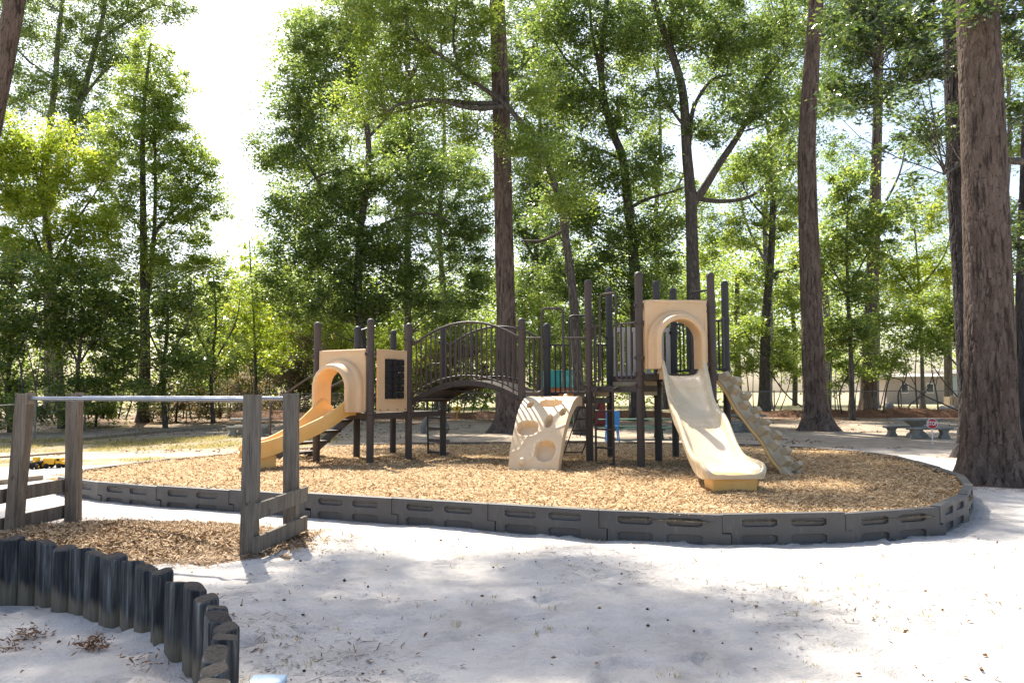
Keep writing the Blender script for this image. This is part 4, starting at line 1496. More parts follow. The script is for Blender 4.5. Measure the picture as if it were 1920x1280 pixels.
# --- large pines
big_trunk('thickest rough barked pine beside the right end of the border', 12.6, [(1866, 905), (1859, 800), (1855, 620), (1849, 420), (1843, 250), (1834, 60), (1826, -140), (1815, -400)],
          [(0, .44), (.9, .385), (3, .345), (5, .325), (8, .30), (12, .27)], 3, nseg=200, plate=.058, amp=.012, step=.028, crown=[(8.0, 13.5, 17, 3.5, 2.0, 90)])
big_trunk('dark pine trunk half hidden close behind the thickest pine', 17.6, [(1838, 858), (1830, 720), (1817, 520), (1803, 300), (1795, 80), (1787, -160), (1780, -380)],
          [(0, .40), (.9, .36), (4, .33), (8, .29), (13, .25)], 5, nseg=120, bark='shadebark', crown=[(10.2, 17.5, 17, 2.6, 1.8, 60)])
big_trunk('straight dark pine with flared base between slide and stone table', 28.6, [(1534, 808), (1527, 730), (1521, 560), (1515, 400), (1513, 270), (1521, 130), (1531, 0), (1540, -160)],
          [(0, .46), (1.0, .40), (4, .375), (8, .33), (13, .28), (17, .24)], 8, nseg=110, plate=.09, amp=.02, lobe=.55, flare_h=.5, step=.05, crown=[(11.2, 28.8, 20.5, 3.2, 2.4, 80)])
big_trunk('tall straight pine in the middle rising behind the arched bridge', 28.2, [(957, 816), (952, 720), (948, 560), (944, 400), (941, 250), (937, 120), (932, 0), (926, -160)],
          [(0, .47), (1.0, .40), (4, .335), (8, .325), (13, .30), (17, .25)], 11, nseg=110, plate=.09, amp=.02, lobe=.8, flare_h=.45, step=.05, crown=[(-.9, 28.3, 20.4, 2.8, 1.2, 30), (-3.4, 29.8, 20.0, 2.2, 1.0, 24), (1.6, 27.4, 19.8, 1.8, .8, 14), (-4.6, 28.2, 19.5, 1.5, .6, 11), (-2.2, 25.6, 19.0, 1.7, .5, 13), (.4, 25.2, 19.4, 1.5, .5, 10), (-.8, 23.9, 20.0, 1.4, .4, 8), (-1.9, 22.6, 19.2, 1.2, .4, 5), (1.4, 23.4, 20.4, 1.2, .4, 6)])  # outlying boughs out of view, placed to throw dapples on the chips
big_trunk('leaning pine trunk crossing the top left corner', 20, [(-145, 860), (-92, 600), (-36, 330), (-4, 170), (24, 25), (52, -130), (88, -330)],
          [(0, .36), (1, .31), (4, .28), (8, .25), (12, .23)], 14, nseg=90, step=.05, crown=[(-11.2, 20.2, 18.5, 2.6, 1.6, 60), (-6.3, 19.4, 19.8, 1.8, .5, 12), (-4.7, 18.8, 19.2, 1.1, .4, 6), (-8.6, 17.8, 19.0, 2.1, .6, 19), (-7.4, 20.6, 20.4, 1.6, .5, 8), (-10.0, 18.2, 17.6, 1.7, .8, 22), (-5.4, 20.9, 20.0, 1.0, .3, 4), (-4.0, 20.0, 19.6, .6, .3, 2)])  # boughs reaching right above the view, laid out to shade the front sand
big_trunk('reddish pine beyond the fence in front of the bright yard', 44, [(1627, 768), (1630, 690), (1636, 520), (1641, 370), (1645, 230), (1648, 80)],
          [(0, .46), (1, .42), (5, .38), (11, .30), (17, .25)], 17, nseg=60, plate=.13, amp=.02, step=.09, crown=[(20.3, 44, 22.5, 3.0, 2.2, 60)])
big_trunk('slim trunk at the far right edge behind the thickest pine', 22, [(1928, 835), (1924, 700), (1922, 560), (1925, 420), (1930, 250), (1940, 60), (1950, -120)],
          [(0, .30), (1, .26), (5, .22), (9, .18)], 19, nseg=60, plate=.1, amp=.015, step=.06, name='oak_tree', cat='tree', bark='shadebark')

# --- hardwoods
tree('oak_tree', 'oak tree', 'forked oak with two spreading stems behind the tall slide', 34, [(1312, 795), (1304, 650), (1299, 500), (1295, 370), (1288, 290), (1281, 180), (1263, 110), (1245, 60), (1226, 0), (1205, -80)], .36, .12,
     [([(1300, 380), (1322, 350), (1348, 308), (1382, 258), (1402, 220), (1435, 150), (1475, 95)], .20, .06),
      ([(1290, 300), (1296, 225), (1306, 190), (1335, 150), (1370, 140)], .12, .05),
      ([(1308, 372), (1350, 372), (1398, 364), (1440, 344), (1480, 300)], .12, .05, 2),
      ([(1262, 110), (1255, 60), (1262, 10), (1270, -60)], .10, .05), ([(1285, 240), (1250, 190), (1225, 120)], .08, .03)],
     [(1240, 60, 95, 70), (1330, 60, 95, 80), (1420, 110, 85, 85), (1385, 200, 75, 60), (1470, 210, 60, 70), (1330, 240, 50, 45), (1440, 310, 60, 50), (1230, 180, 50, 50), (1480, 30, 70, 60), (1360, -50, 140, 50), (1220, 300, 45, 50)],
     'l_mid', 1.5, .13, .5, .75, nbr=120)
tree('oak_tree', 'oak tree', 'dark oak behind the tall tower with a short fork near the top', 36, [(1196, 785), (1193, 600), (1188, 480), (1178, 390), (1168, 300), (1150, 250), (1131, 180), (1128, 110), (1138, 0), (1142, -60)], .31, .10,
     [([(1131, 185), (1122, 120), (1110, 60), (1104, -10)], .12, .05), ([(1172, 395), (1212, 374), (1258, 360), (1285, 350)], .10, .03), ([(1140, 210), (1100, 150), (1060, 110), (1030, 60)], .10, .03),
      ([(1165, 300), (1120, 280), (1080, 290)], .09, .03)],
     [(1060, 60, 95, 75), (1150, 60, 85, 75), (1050, 180, 85, 60), (1140, 200, 80, 70), (1090, 300, 80, 60), (1170, 330, 75, 60), (1060, 400, 75, 60), (1140, 430, 85, 60), (1230, 420, 70, 60), (1050, 520, 70, 55), (1140, 530, 80, 60), (1230, 520, 60, 60), (1100, 600, 70, 45), (1100, -50, 120, 50), (1240, 610, 50, 40)],
     'l_mid', 1.9, .13, .5, .75, nbr=140)
tree('oak_tree', 'oak tree', 'slender grey oak leaning left across the middle pine with long limbs', 27, [(1088, 820), (1083, 690), (1075, 560), (1062, 455), (1052, 385), (1030, 318), (1012, 262), (980, 232), (940, 190), (884, 150), (832, 108), (780, 75)], .20, .06,
     [([(935, 194), (885, 188), (832, 178), (765, 186), (700, 196), (640, 205)], .10, .03, 1.5), ([(942, 200), (885, 208), (820, 198), (765, 208), (735, 228)], .10, .03, -1),
      ([(1060, 430), (1020, 440), (980, 430)], .07, .03, 2), ([(865, 138), (850, 80), (858, 0)], .06, .03)],
     [(820, 60, 90, 65), (740, 120, 80, 60), (690, 190, 75, 50), (800, 170, 85, 50), (880, 120, 55, 60), (900, 30, 60, 50), (870, 240, 55, 40), (1010, 180, 45, 60), (740, 20, 80, 50), (1020, 300, 55, 50, -1.5), (960, 260, 50, 40, -1), (1070, 380, 50, 45, -1.5), (700, 60, 60, 60)],
     'l_bright', 1.2, .10, .5, .6, nbr=110)
tree('oak_tree', 'oak tree', 'broad oak behind the low tower with dense shaded lower foliage', 37, [(690, 800), (682, 700), (675, 600), (671, 540), (676, 430), (690, 330), (688, 240), (665, 150), (655, 60)], .26, .08,
     [([(680, 420), (630, 380), (590, 330), (560, 270)], .12, .04), ([(690, 330), (640, 320), (600, 330), (570, 350)], .08, .03), ([(688, 260), (735, 210), (770, 150)], .09, .03), ([(675, 470), (720, 420), (800, 400), (850, 420)], .10, .03), ([(672, 540), (610, 500), (560, 480)], .09, .03)],
     [(560, 90, 65, 60), (640, 60, 75, 60), (540, 190, 60, 60), (610, 170, 75, 65), (690, 130, 70, 60), (520, 290, 55, 55), (590, 280, 70, 60), (540, 380, 60, 55), (620, 390, 80, 60, 0, 1.2), (700, 350, 80, 65), (560, 470, 75, 55, 0, 1.3), (650, 480, 90, 60, 0, 1.3), (740, 470, 85, 65, 0, 1.3),
      (600, 560, 85, 45, 0, 1.2), (700, 560, 80, 50, 0, 1.2), (520, 540, 40, 60), (640, -40, 90, 40), (780, 330, 70, 60), (790, 540, 60, 50), (720, -50, 90, 45, -4), (860, -70, 90, 50, -3, .8), (800, -70, 80, 45, -6, .8), (930, -90, 80, 45, -5, .7)],  # last clumps hang forward out of view, added to shade the chips
     'l_mid', 1.8, .135, .5, .8, nbr=170)
tree('oak_tree', 'oak tree', 'slim straight tree beside the drum panel with small leaves', 40, [(766, 790), (765, 650), (764, 500), (766, 380), (766, 240), (764, 100), (762, 20)], .20, .12,
     [([(765, 420), (800, 380), (850, 390)], .07, .02), ([(766, 330), (730, 290), (700, 280)], .07, .02)],
     [(780, 250, 70, 60), (850, 320, 70, 60), (760, 400, 70, 50), (850, 430, 70, 65), (880, 520, 55, 60), (830, 590, 80, 45), (900, 400, 40, 60), (730, 290, 50, 50), (590, -95, 80, 35, -11), (700, -90, 80, 35, -11), (780, -110, 60, 35, -10)],  # last clumps, unseen and far from the trunk, added for their shade
     'l_mid', 1.5, .13, .5, .75, bark='palebark', nbr=90)
tree('young_tree', 'young tree', 'tall conical bright green tree standing against the open sky', 37, [(270, 788), (272, 640), (270, 500), (268, 360), (268, 240), (275, 150), (283, 80)], .27, .05,
     [([(274, 580), (283, 500), (290, 420), (291, 320), (288, 220)], .14, .05), ([(290, 440), (320, 400), (370, 350), (400, 320)], .05, .02), ([(291, 430), (340, 380), (360, 330)], .05, .02), ([(270, 430), (220, 380), (190, 330)], .05, .02)],
     [(283, 105, 45, 45), (265, 165, 75, 50), (310, 170, 55, 50), (250, 235, 85, 55), (330, 240, 60, 60), (230, 310, 75, 60), (300, 320, 95, 65), (370, 320, 45, 55), (240, 400, 80, 60), (340, 400, 85, 60), (400, 370, 35, 60, 0, .5), (300, 480, 95, 60), (380, 480, 55, 50, 0, .7), (230, 490, 60, 50)],
     'l_bright', 1.55, .12, .52, .6, nbr=170)
tree('young_tree', 'young tree', 'rounded yellow green tree at the left edge below the leaning pine', 33, [(120, 780), (105, 600), (95, 480), (80, 380), (60, 290)], .16, .05,
     [([(98, 500), (140, 420), (180, 360), (205, 320)], .06, .02), ([(90, 430), (75, 340), (90, 270)], .06, .02), ([(100, 520), (60, 430), (20, 370)], .06, .02)],
     [(30, 265, 60, 60), (95, 280, 70, 55), (150, 330, 65, 55), (40, 360, 75, 60), (110, 390, 80, 60), (180, 410, 50, 50), (20, 460, 65, 55), (90, 480, 80, 50), (170, 490, 60, 45), (-20, 330, 60, 100)],
     'l_yellow', 1.9, .115, .55, .55, nbr=120)
tree('oak_tree', 'oak tree', 'old twin stemmed oak with grey limbs filling the upper left', 52, [(95, 775), (90, 500), (86, 330), (96, 220), (104, 150), (110, 60), (125, -40)], .36, .12,
     [([(88, 400), (120, 270), (142, 210), (160, 160), (178, 90), (195, 20), (198, -40)], .30, .1), ([(150, 190), (200, 130), (240, 110)], .12, .04), ([(180, 80), (240, 40), (290, 10), (330, 15)], .12, .04), ([(104, 150), (60, 120), (30, 90)], .12, .04)],
     [(60, 60, 70, 70), (140, 50, 75, 70), (215, 60, 70, 65), (285, 15, 70, 35), (340, 25, 30, 25, 0, .7), (90, 160, 75, 60), (170, 160, 60, 60), (30, 180, 50, 60), (120, 240, 80, 50), (200, 240, 50, 60), (20, -20, 60, 60), (200, -40, 150, 50), (230, 130, 45, 50)],
     'l_mid', 1.25, .15, .5, .9, bark='palebark', nbr=150)
tree('young_tree', 'sapling', 'thin leafy sapling rising above the right end of the parallel bars', 39, [(481, 775), (479, 680), (475, 580), (470, 500), (468, 450)], .085, .03,
     [([(478, 640), (500, 610), (520, 590)], .03, .01), ([(477, 620), (450, 590), (430, 580)], .03, .01)],
     [(470, 510, 40, 50, 0, .6), (455, 580, 60, 45), (510, 590, 50, 40), (440, 650, 55, 40), (500, 660, 50, 40), (475, 455, 25, 35, 0, .4)], 'l_yellow', 1.1, .11, .55, .5, nbr=60)
tree('oak_tree', 'tree', 'crooked dark tree with one side branch between slide and straight pine', 43, [(1432, 766), (1434, 680), (1436, 590), (1443, 515), (1448, 430), (1448, 340), (1440, 240)], .31, .10,
     [([(1440, 535), (1455, 512), (1478, 507), (1502, 498)], .13, .06), ([(1436, 610), (1400, 620), (1370, 640)], .08, .03), ([(1447, 420), (1410, 380), (1390, 340)], .08, .03)],
     [(1400, 420, 55, 55), (1465, 400, 45, 60), (1410, 520, 45, 40, 0, .6), (1475, 550, 35, 40), (1400, 620, 55, 45), (1470, 640, 40, 40), (1450, 300, 50, 60), (1390, 330, 40, 50)],
     'l_bright', 1.3, .125, .52, .6, nbr=90)
tree('holly_tree', 'holly tree', 'dense dark holly growing between the straight pine and reddish pine', 35, [(1598, 795), (1596, 680), (1590, 560), (1588, 450), (1590, 380)], .12, .04,
     [([(1592, 560), (1560, 500), (1540, 460)], .05, .02), ([(1592, 540), (1630, 470), (1660, 430)], .05, .02)],
     [(1590, 400, 60, 50), (1560, 460, 60, 50), (1630, 450, 60, 50), (1590, 530, 65, 55), (1520, 500, 40, 60), (1560, 610, 50, 50), (1610, 620, 45, 50), (1680, 400, 55, 40), (1600, 340, 60, 40)],
     'l_dark', 1.7, .13, .5, .6, nbr=90)
tree('magnolia_tree', 'magnolia tree', 'large leaved evergreen reaching in from the right over the pines', 17, [(2120, 850), (2100, 600), (2085, 400), (2070, 200), (2060, 0), (2050, -150)], .30, .12,
     [([(2085, 330), (2000, 310), (1915, 315), (1850, 320), (1785, 315), (1735, 340), (1700, 362)], .12, .03, -1.5), ([(2065, 120), (1960, 70), (1860, 40), (1740, 45), (1640, 70)], .10, .025, -2),
      ([(1860, 40), (1760, 110), (1680, 150), (1600, 165)], .06, .02, -1), ([(2060, 40), (1930, -20), (1800, -60), (1680, -50)], .09, .03, -1), ([(2085, 350), (1990, 400), (1920, 420)], .08, .03)],
     [(1640, 60, 70, 45, -1.5), (1740, 40, 80, 45, -2), (1720, 130, 75, 45, -2), (1600, 130, 60, 40, -1), (1660, 200, 70, 45, -1), (1560, 190, 45, 35, 0, .6), (1740, 230, 55, 40, -1), (1690, 280, 50, 35, 0, .7), (1890, 90, 50, 60, -2, .8), (1900, 210, 40, 45, -1), (1900, 0, 60, 50, -2), (1580, 30, 60, 50, 0, .7),
      (1840, 20, 60, 40, -5, .6), (1720, 360, 45, 30, 0, .5), (1910, 440, 35, 70), (1700, -40, 160, 45, -1)],
     'l_magnolia', 2.6, .135, .36, .42, nbr=170, upb=.25, brr=.018)
tree('young_tree', 'young tree', 'slim tree with sunlit leaves in front of the pale house', 37, [(1804, 788), (1801, 730), (1799, 690), (1792, 640), (1780, 590)], .11, .04,
     [([(1799, 690), (1760, 650), (1720, 640)], .04, .015), ([(1796, 660), (1830, 600), (1840, 560)], .04, .015)],
     [(1700, 650, 60, 35), (1770, 640, 55, 40), (1650, 680, 50, 25, 0, .8), (1730, 590, 60, 45), (1790, 570, 50, 55), (1680, 590, 50, 45), (1640, 620, 40, 40, 0, .6)],
     'l_bright', 1.35, .125, .55, .55, nbr=80)
tree('young_tree', 'young tree', 'pale yellow green tree beyond the fence between the right pines', 56, [(1730, 765), (1728, 650), (1722, 520), (1715, 430)], .16, .05,
     [([(1724, 560), (1680, 500), (1660, 450)], .07, .03), ([(1724, 540), (1770, 480), (1785, 420)], .07, .03)],
     [(1720, 420, 60, 50, 0, .7), (1690, 500, 65, 55), (1760, 490, 50, 60), (1720, 560, 70, 50), (1770, 390, 40, 50, 0, .6)],
     'l_yellow', 1.3, .15, .55, .8, nbr=70)


# --- second row of trees further back, filling the canopy
BT = [('back row tree showing between conical tree and broad oak low down', 58, 440, 'l_bright', [(430, 560, 60, 60, 0, .8), (480, 610, 60, 50), (400, 620, 60, 50), (520, 560, 50, 60)]),
      ('back row tree with pale leaves above the low slide', 54, 600, 'l_bright', [(560, 130, 80, 70, 0, .7), (640, 90, 80, 70), (600, 220, 90, 70), (560, 330, 80, 70), (660, 330, 90, 75), (600, 430, 90, 60), (700, 240, 70, 70), (600, 530, 110, 60), (560, 20, 60, 50, 0, .6), (680, 0, 90, 60)]),
      ('back row tree left of the middle pine', 55, 830, 'l_mid', [(800, 60, 90, 75), (870, 60, 80, 75), (780, 160, 80, 65), (860, 170, 80, 65), (820, 270, 90, 65), (880, 350, 80, 65), (800, 370, 80, 60), (860, 450, 90, 60), (900, 540, 80, 60), (800, 540, 80, 60), (740, 20, 70, 70), (740, 250, 60, 60)]),
      ('back row tree right of the middle pine', 56, 1010, 'l_mid', [(1000, 60, 80, 75), (1020, 150, 75, 65), (980, 250, 70, 70), (1040, 300, 70, 65), (1000, 380, 75, 65), (1020, 470, 75, 65), (1000, 330, 60, 60), (1060, 220, 60, 60), (1000, 560, 75, 60, 0, 1.5), (1000, 430, 60, 90), (1060, 640, 70, 50), (1010, -20, 90, 50), (950, 160, 50, 80), (980, 640, 60, 50)]),
      ('back row tree between the dark oak and the forked oak', 57, 1235, 'l_bright', [(1210, 120, 75, 70), (1200, 240, 70, 65), (1250, 350, 75, 65), (1220, 460, 75, 65), (1260, 560, 75, 60), (1180, 20, 70, 60), (1160, 600, 70, 50), (1330, 480, 60, 60), (1320, 380, 50, 60)]),
      ('back row tree behind the forked oak and straight pine', 56, 1440, 'l_mid', [(1400, 60, 90, 75), (1490, 80, 80, 75), (1450, 180, 85, 65), (1360, 140, 70, 60), (1480, 280, 75, 60), (1400, 330, 80, 55), (1480, 390, 70, 55), (1320, 20, 80, 60), (1540, 180, 60, 70), (1520, 20, 70, 60), (1370, 440, 50, 40, 0, .6)]),
      ('back row tree behind the reddish pine', 58, 1640, 'l_mid', [(1600, 60, 80, 70), (1690, 60, 80, 70), (1580, 170, 70, 60), (1740, 120, 70, 70), (1680, 180, 60, 50, 0, .7), (1570, 300, 60, 60), (1740, 250, 60, 60, 0, .7), (1640, 20, 80, 60), (1600, 400, 70, 50), (1560, 500, 60, 60), (1650, 520, 60, 50), (1740, 340, 50, 50, 0, .6)]),
      ('back row tree at the far right edge', 50, 1890, 'l_bright', [(1900, 120, 70, 90), (1910, 280, 60, 80), (1900, 430, 60, 80), (1900, 560, 60, 70), (1900, 660, 50, 50)])]
for lab, Y, px, mt, el in BT:
    tree('oak_tree', 'tree', lab, Y, [(px, 765), (px + 4, 600), (px - 6, 430), (px + 3, 260), (px - 4, 60)] if px > 500 else [(px, 765), (px + 3, 660), (px - 4, 560)], .26 if px > 500 else .14, .07, [([(px, 500), (px - 40, 420), (px - 55, 350)], .12, .04), ([(px - 3, 420), (px + 45, 330), (px + 60, 260)], .12, .04)] if px > 500 else [],
         el, mt, 1.25 if 900 < px < 1100 else .95, .15, .55, .95, bark='palebark', nbr=70, group='trees of the back row')

# --- evergreen shrubs and thickets on the left
SH = [('tall dark evergreen at the far left behind the near fence', 31, 20, [(10, 520, 75, 65), (-30, 600, 80, 90), (50, 600, 75, 65), (20, 690, 90, 70), (60, 520, 60, 50)]),
      ('broad dark evergreen left of the conical tree with sparkling leaves', 32, 150, [(120, 560, 70, 60), (170, 620, 75, 60), (110, 660, 70, 60), (160, 710, 80, 45), (180, 540, 55, 50)]),
      ('dark evergreen right around the conical tree trunk', 33, 310, [(230, 580, 60, 55), (300, 590, 70, 55), (250, 670, 70, 60), (330, 670, 70, 55), (290, 730, 90, 35, 0, .7), (330, 540, 50, 40)]),
      ('loose evergreen between conical tree and sapling', 36, 400, [(380, 590, 55, 50), (420, 660, 55, 45), (380, 690, 55, 45), (400, 540, 40, 40)])]
for lab, Y, px, el in SH:
    tree('evergreen_shrub', 'evergreen shrub', lab, Y, [(px, 800), (px - 4, 700), (px + 5, 600), (px, 520)], .10, .03, [([(px, 690), (px - 40, 600), (px - 60, 550)], .05, .02), ([(px, 680), (px + 40, 610), (px + 50, 560)], .05, .02)],
         el, 'l_dark', 1.7 if px < 380 else 1.2, .125, .5, .6, nbr=70, flare=1.2)
TH = [('black shaded undergrowth at the foot of the far left evergreens', 30, 40, [(0, 770, 60, 35), (60, 770, 60, 35), (-60, 760, 60, 40), (110, 765, 50, 35)], 'l_dark'),
      ('shaded undergrowth left of the conical tree trunk', 34, 180, [(160, 765, 60, 30), (220, 765, 60, 30), (130, 740, 50, 30)], 'l_dark'),
      ('shaded brambles right of the conical tree trunk', 37, 330, [(300, 765, 60, 28), (370, 765, 55, 28), (340, 735, 60, 25)], 'l_thicket'),
      ('low brambles behind the left stone table', 41, 470, [(440, 768, 55, 20), (510, 765, 50, 20), (560, 760, 40, 22)], 'l_thicket'),
      ('low brambles behind the legs of the low tower', 42, 690, [(640, 755, 55, 25), (710, 755, 55, 25), (760, 745, 40, 28)], 'l_thicket'),
      ('brown twiggy thicket behind the fence left of the low slide', 43, 430, [(400, 745, 60, 25), (460, 730, 55, 30), (430, 700, 60, 25, 0, .5), (350, 755, 50, 20)], 'l_thicket'),
      ('dry pinkish thicket seen beside the low slide hood', 45, 560, [(550, 700, 50, 45), (610, 720, 55, 35), (580, 650, 60, 35, 0, .6), (530, 750, 50, 20)], 'l_thicket'),
      ('yellow green bush rising above the low slide hood', 47, 575, [(560, 600, 65, 45), (620, 620, 55, 45), (520, 640, 40, 40), (600, 660, 60, 35)], 'l_yellow'),
      ('sunlit thicket under the arched bridge', 46, 840, [(800, 720, 55, 35), (860, 725, 55, 30), (910, 720, 45, 35), (840, 670, 70, 35, 0, .8)], 'l_thicket'),
      ('yellow green bush behind the bridge railing', 48, 800, [(790, 640, 60, 45), (850, 630, 60, 45), (740, 650, 50, 45), (900, 650, 50, 40)], 'l_yellow'),
      ('green thicket behind the tall tower posts', 44, 1080, [(1030, 660, 60, 45), (1100, 680, 65, 40), (1160, 660, 55, 45), (1010, 590, 50, 45), (1200, 600, 50, 50)], 'l_bright'),
      ('leafy bush right of the tall tower behind the block climber', 46, 1400, [(1385, 660, 45, 50), (1440, 690, 45, 30), (1480, 690, 40, 35), (1400, 560, 40, 45, 0, .6), (1340, 640, 40, 60)], 'l_bright'),
      ('low tangled bush in front of the yard between the right pines', 42, 1590, [(1570, 670, 45, 35), (1600, 690, 40, 25), (1560, 720, 35, 20, 0, .6), (1660, 690, 40, 25, 0, .7)], 'l_bright')]
for lab, Y, px, el, mt in TH:
    tree('thicket', 'thicket', lab, Y, [(px, 785), (px + 3, 730), (px - 5, 670)], .05, .02, [([(px + k * 14, 785), (px + k * 18 + random.uniform(-8, 8), 730), (px + k * 22 + random.uniform(-20, 20), 640 + random.uniform(-20, 40))], .035, .012, random.uniform(-1, 1)) for k in (-4, -3, -2, -1, 1, 2, 3, 4)],
         el, mt, 1.25, .12, .5, .55, nbr=60, flare=1.1, bark='bark')
# bare vine stems by the right fence
VINL = ['bare vine stem leaning left out of the straight pine foot', 'bare vine stem curving right towards the reddish pine', 'bare vine stem just right of the reddish pine', 'bare vine stem above the left end of the stone table', 'bare vine stem above the middle of the stone table', 'bare vine stem above the toy stop sign',
        'long bare vine arching left from the straight pine to the crooked tree', 'bare vine sweeping right above the stone table']
for i, (a, b, c_, e_) in enumerate([((1556, 785), (1548, 740), (1530, 680), (1500, 600)), ((1580, 783), (1575, 735), (1600, 690), (1640, 640)), ((1655, 788), (1662, 730), (1672, 690), (1680, 620)), ((1690, 788), (1684, 740), (1700, 700), (1690, 640)),
                                    ((1722, 790), (1718, 740), (1716, 700), (1720, 640)), ((1760, 795), (1757, 745), (1748, 700), (1745, 650)), ((1540, 780), (1480, 745), (1440, 690), (1395, 620)), ((1700, 792), (1705, 760), (1735, 735), (1750, 700))]):
    mb = MB(); P = wpath([a, b, c_, e_], 38 + .2 * i)
    P[0].z = ngz(P[0].x, P[0].y) - .05
    r_ = thing('vine_stem', tuple(P[0]), VINL[i], 'vine', 'bare vine stems by the fence')
    limb_tube(mb, P, .045, .018, 6, 5, .1)
    m_ = P[1].lerp(P[2], .4); e = P[3] + Vector((random.uniform(-1.2, 1.2), .5, -.1))
    limb_tube(mb, [m_, m_.lerp(e, .5) + Vector((0, 0, .2)), e], .022, .01, 5, 4)
    obj('stem', mb, M['bark'], r_)

# --- far woods closing the horizon
cen = []; pts = []
for (x0, x1, ytop, Y, n) in ((-200, 420, 520, 75, 130), (380, 660, 520, 66, 200), (620, 960, 520, 66, 200), (940, 1340, 480, 70, 190), (1320, 1560, 420, 72, 120), (1540, 1840, 450, 100, 120), (1800, 2150, 400, 75, 70)):
    for i in range(n):
        px = random.uniform(x0, x1); py = ytop + (745 - ytop) * random.random() ** .8
        if 1330 < px < 1850 and py > 690: continue
        c = np.array(at(px, py, Y=Y + random.uniform(-6, 6)))
        k = 120
        pts.append(c + rng.normal(0, 1, (k, 3)) * np.array([1.4, 1.0, .9]))
pts = np.concatenate(pts)
V, Fc = leaf_tri(pts, .46, .30, .6)
tag(npobj('far_woods', V, Fc, M['l_bright']), 'bright green far woods closing the view beyond the fence', 'woods', kind='stuff')
FARL = ['far tree just right of the block climber top', 'far tree between the crooked tree and straight pine', 'far tree showing left of the reddish pine', 'far tree behind the right parallel bar post', 'far tree above the low slide hood', 'far tree behind the left half of the arched bridge',
        'far tree behind the bridge end post', 'far tree behind the tall slide hood', 'far tree behind the tall tower right posts', 'pale far tree beside the blue grey house']
for i, (px, wd, Y, tp) in enumerate([(1385, .3, 62, 520), (1490, .26, 70, 520), (1550, .35, 58, 500), (545, .25, 60, 500), (600, .2, 62, 560), (820, .25, 60, 520), (1020, .3, 60, 480), (1250, .3, 58, 500), (1330, .24, 64, 520), (1778, .36, 62, 500)]):
    p0 = at(px, 745, Y=Y); p0.z = ngz(p0.x, p0.y); p1 = at(px + random.uniform(-8, 8), (745 + tp) / 2, Y=Y); p2 = at(px + random.uniform(-15, 15), tp, Y=Y)
    r_ = thing('far_tree', tuple(p0), FARL[i], 'tree', 'far trunks beyond the fence')
    mb = MB(); limb_tube(mb, [p0, p1, p2], wd, wd * .6, 8, 5, .05); obj('trunk', mb, M['palebark'] if i % 3 == 2 else M['bark'], r_)
    c = np.array(p2) + rng.normal(0, 1, (1600, 3)) * np.array([2.2, 1.8, 1.6])
    V, Fc = leaf_mesh(c, .2, .11, .6); npobj('crown', V, Fc, M['l_bright'], r_)

# ------------------------------------------------------------------ chain link fence
FP = [(-60, 872), (67, 826), (160, 806), (258, 797), (350, 793), (450, 789), (560, 787), (680, 786), (800, 785), (930, 784), (1060, 783), (1180, 782), (1300, 781), (1452, 780), (1566, 780), (1690, 782), (1800, 784), (1900, 787), (2010, 790)]
FY = [20.5, 26.5, 33, 38, 39, 39.5, 40, 40, 40, 40, 40, 40, 40, 40, 39.5, 39, 38.5, 37.5, 36.5]
fb = []
for (px, py), Y in zip(FP, FY):
    p = at(px, 760, Y=Y); p.z = ngz(p.x, p.y); fb.append(p)
fen = thing('chain_link_fence', tuple(fb[8]), 'low chain link fence with a pipe top rail along the back of the grounds', 'fence')
H = 1.24
for i, p in enumerate(fb):
    mb = MB(); mb.lathe(p, [(.032, -.2), (.032, H + .02), (.036, H + .03), (.02, H + .06)], 8); obj('fence_post', mb, M['fence'], fen)
for i, (a, b) in enumerate(zip(fb, fb[1:])):
    L = (b - a).length; d = (b - a) / L; up = Vector((0, 0, 1))
    mb = MB(); mb.tube([a + up * H, b + up * H], .021, 6); obj('top_rail', mb, M['fence'], fen)
    mb = MB(); st = .11; k = int(L / st)
    sdv = d.cross(up) * .0
    vs = []; fs = []
    hh = H - .04
    for j in range(-int(hh / st), k):
        for sg in (1, -1):
            s0 = j * st; s1 = s0 + hh
            t0, t1 = max(0, -s0 / hh), min(1, (L - s0) / hh)
            if t1 <= t0: continue
            pa = a + d * (s0 + hh * t0); pb_ = a + d * (s0 + hh * t1)
            za, zb2 = (hh * t0, hh * t1) if sg == 1 else (hh - hh * t0, hh - hh * t1)
            wv = d * .0032
            o = len(vs)
            vs += [pa - wv + up * (za + .03), pa + wv + up * (za + .03), pb_ + wv + up * (zb2 + .03), pb_ - wv + up * (zb2 + .03)]
            fs.append((o, o + 1, o + 2, o + 3))
    mb.add(vs, fs); o = obj('wire_mesh', mb, M['fence'], fen, 0); o['kind'] = 'stuff'

# bank of pine straw along the foot of the fence
bx = []; nS = 240
fx = np.array([p.x for p in fb]); fy = np.array([p.y for p in fb])
s = np.linspace(fx[5], fx[-1], nS)
yc = np.interp(s, fx, fy) - .55
cr_ = np.linspace(-1, 1, 15)
hgt = (.30 + .22 * (fbm(s * .35, s * 0, 3, 61) - .3))[:, None] * (1 - cr_[None] ** 2) ** .8
SX = np.repeat(s[:, None], 15, 1); SY = yc[:, None] + cr_[None] * .95 + .2 * (fbm(SX * .8, np.repeat(cr_[None], nS, 0), 2, 8) - .5)
SZ = gz(SX, SY) - .02 + hgt * (.35 + 1.2 * fbm(SX * 1.4, SY * 1.6, 4, 12))
tag(npobj('pine_straw_bank', np.stack([SX, SY, SZ], -1).reshape(-1, 3), grid_faces(15, nS), M['straw'], smooth=True), 'rusty bank of raked pine straw along the fence foot', 'pine straw', kind='stuff')
n = 26000
i_ = rng.integers(0, nS, n); j_ = rng.integers(2, 13, n)
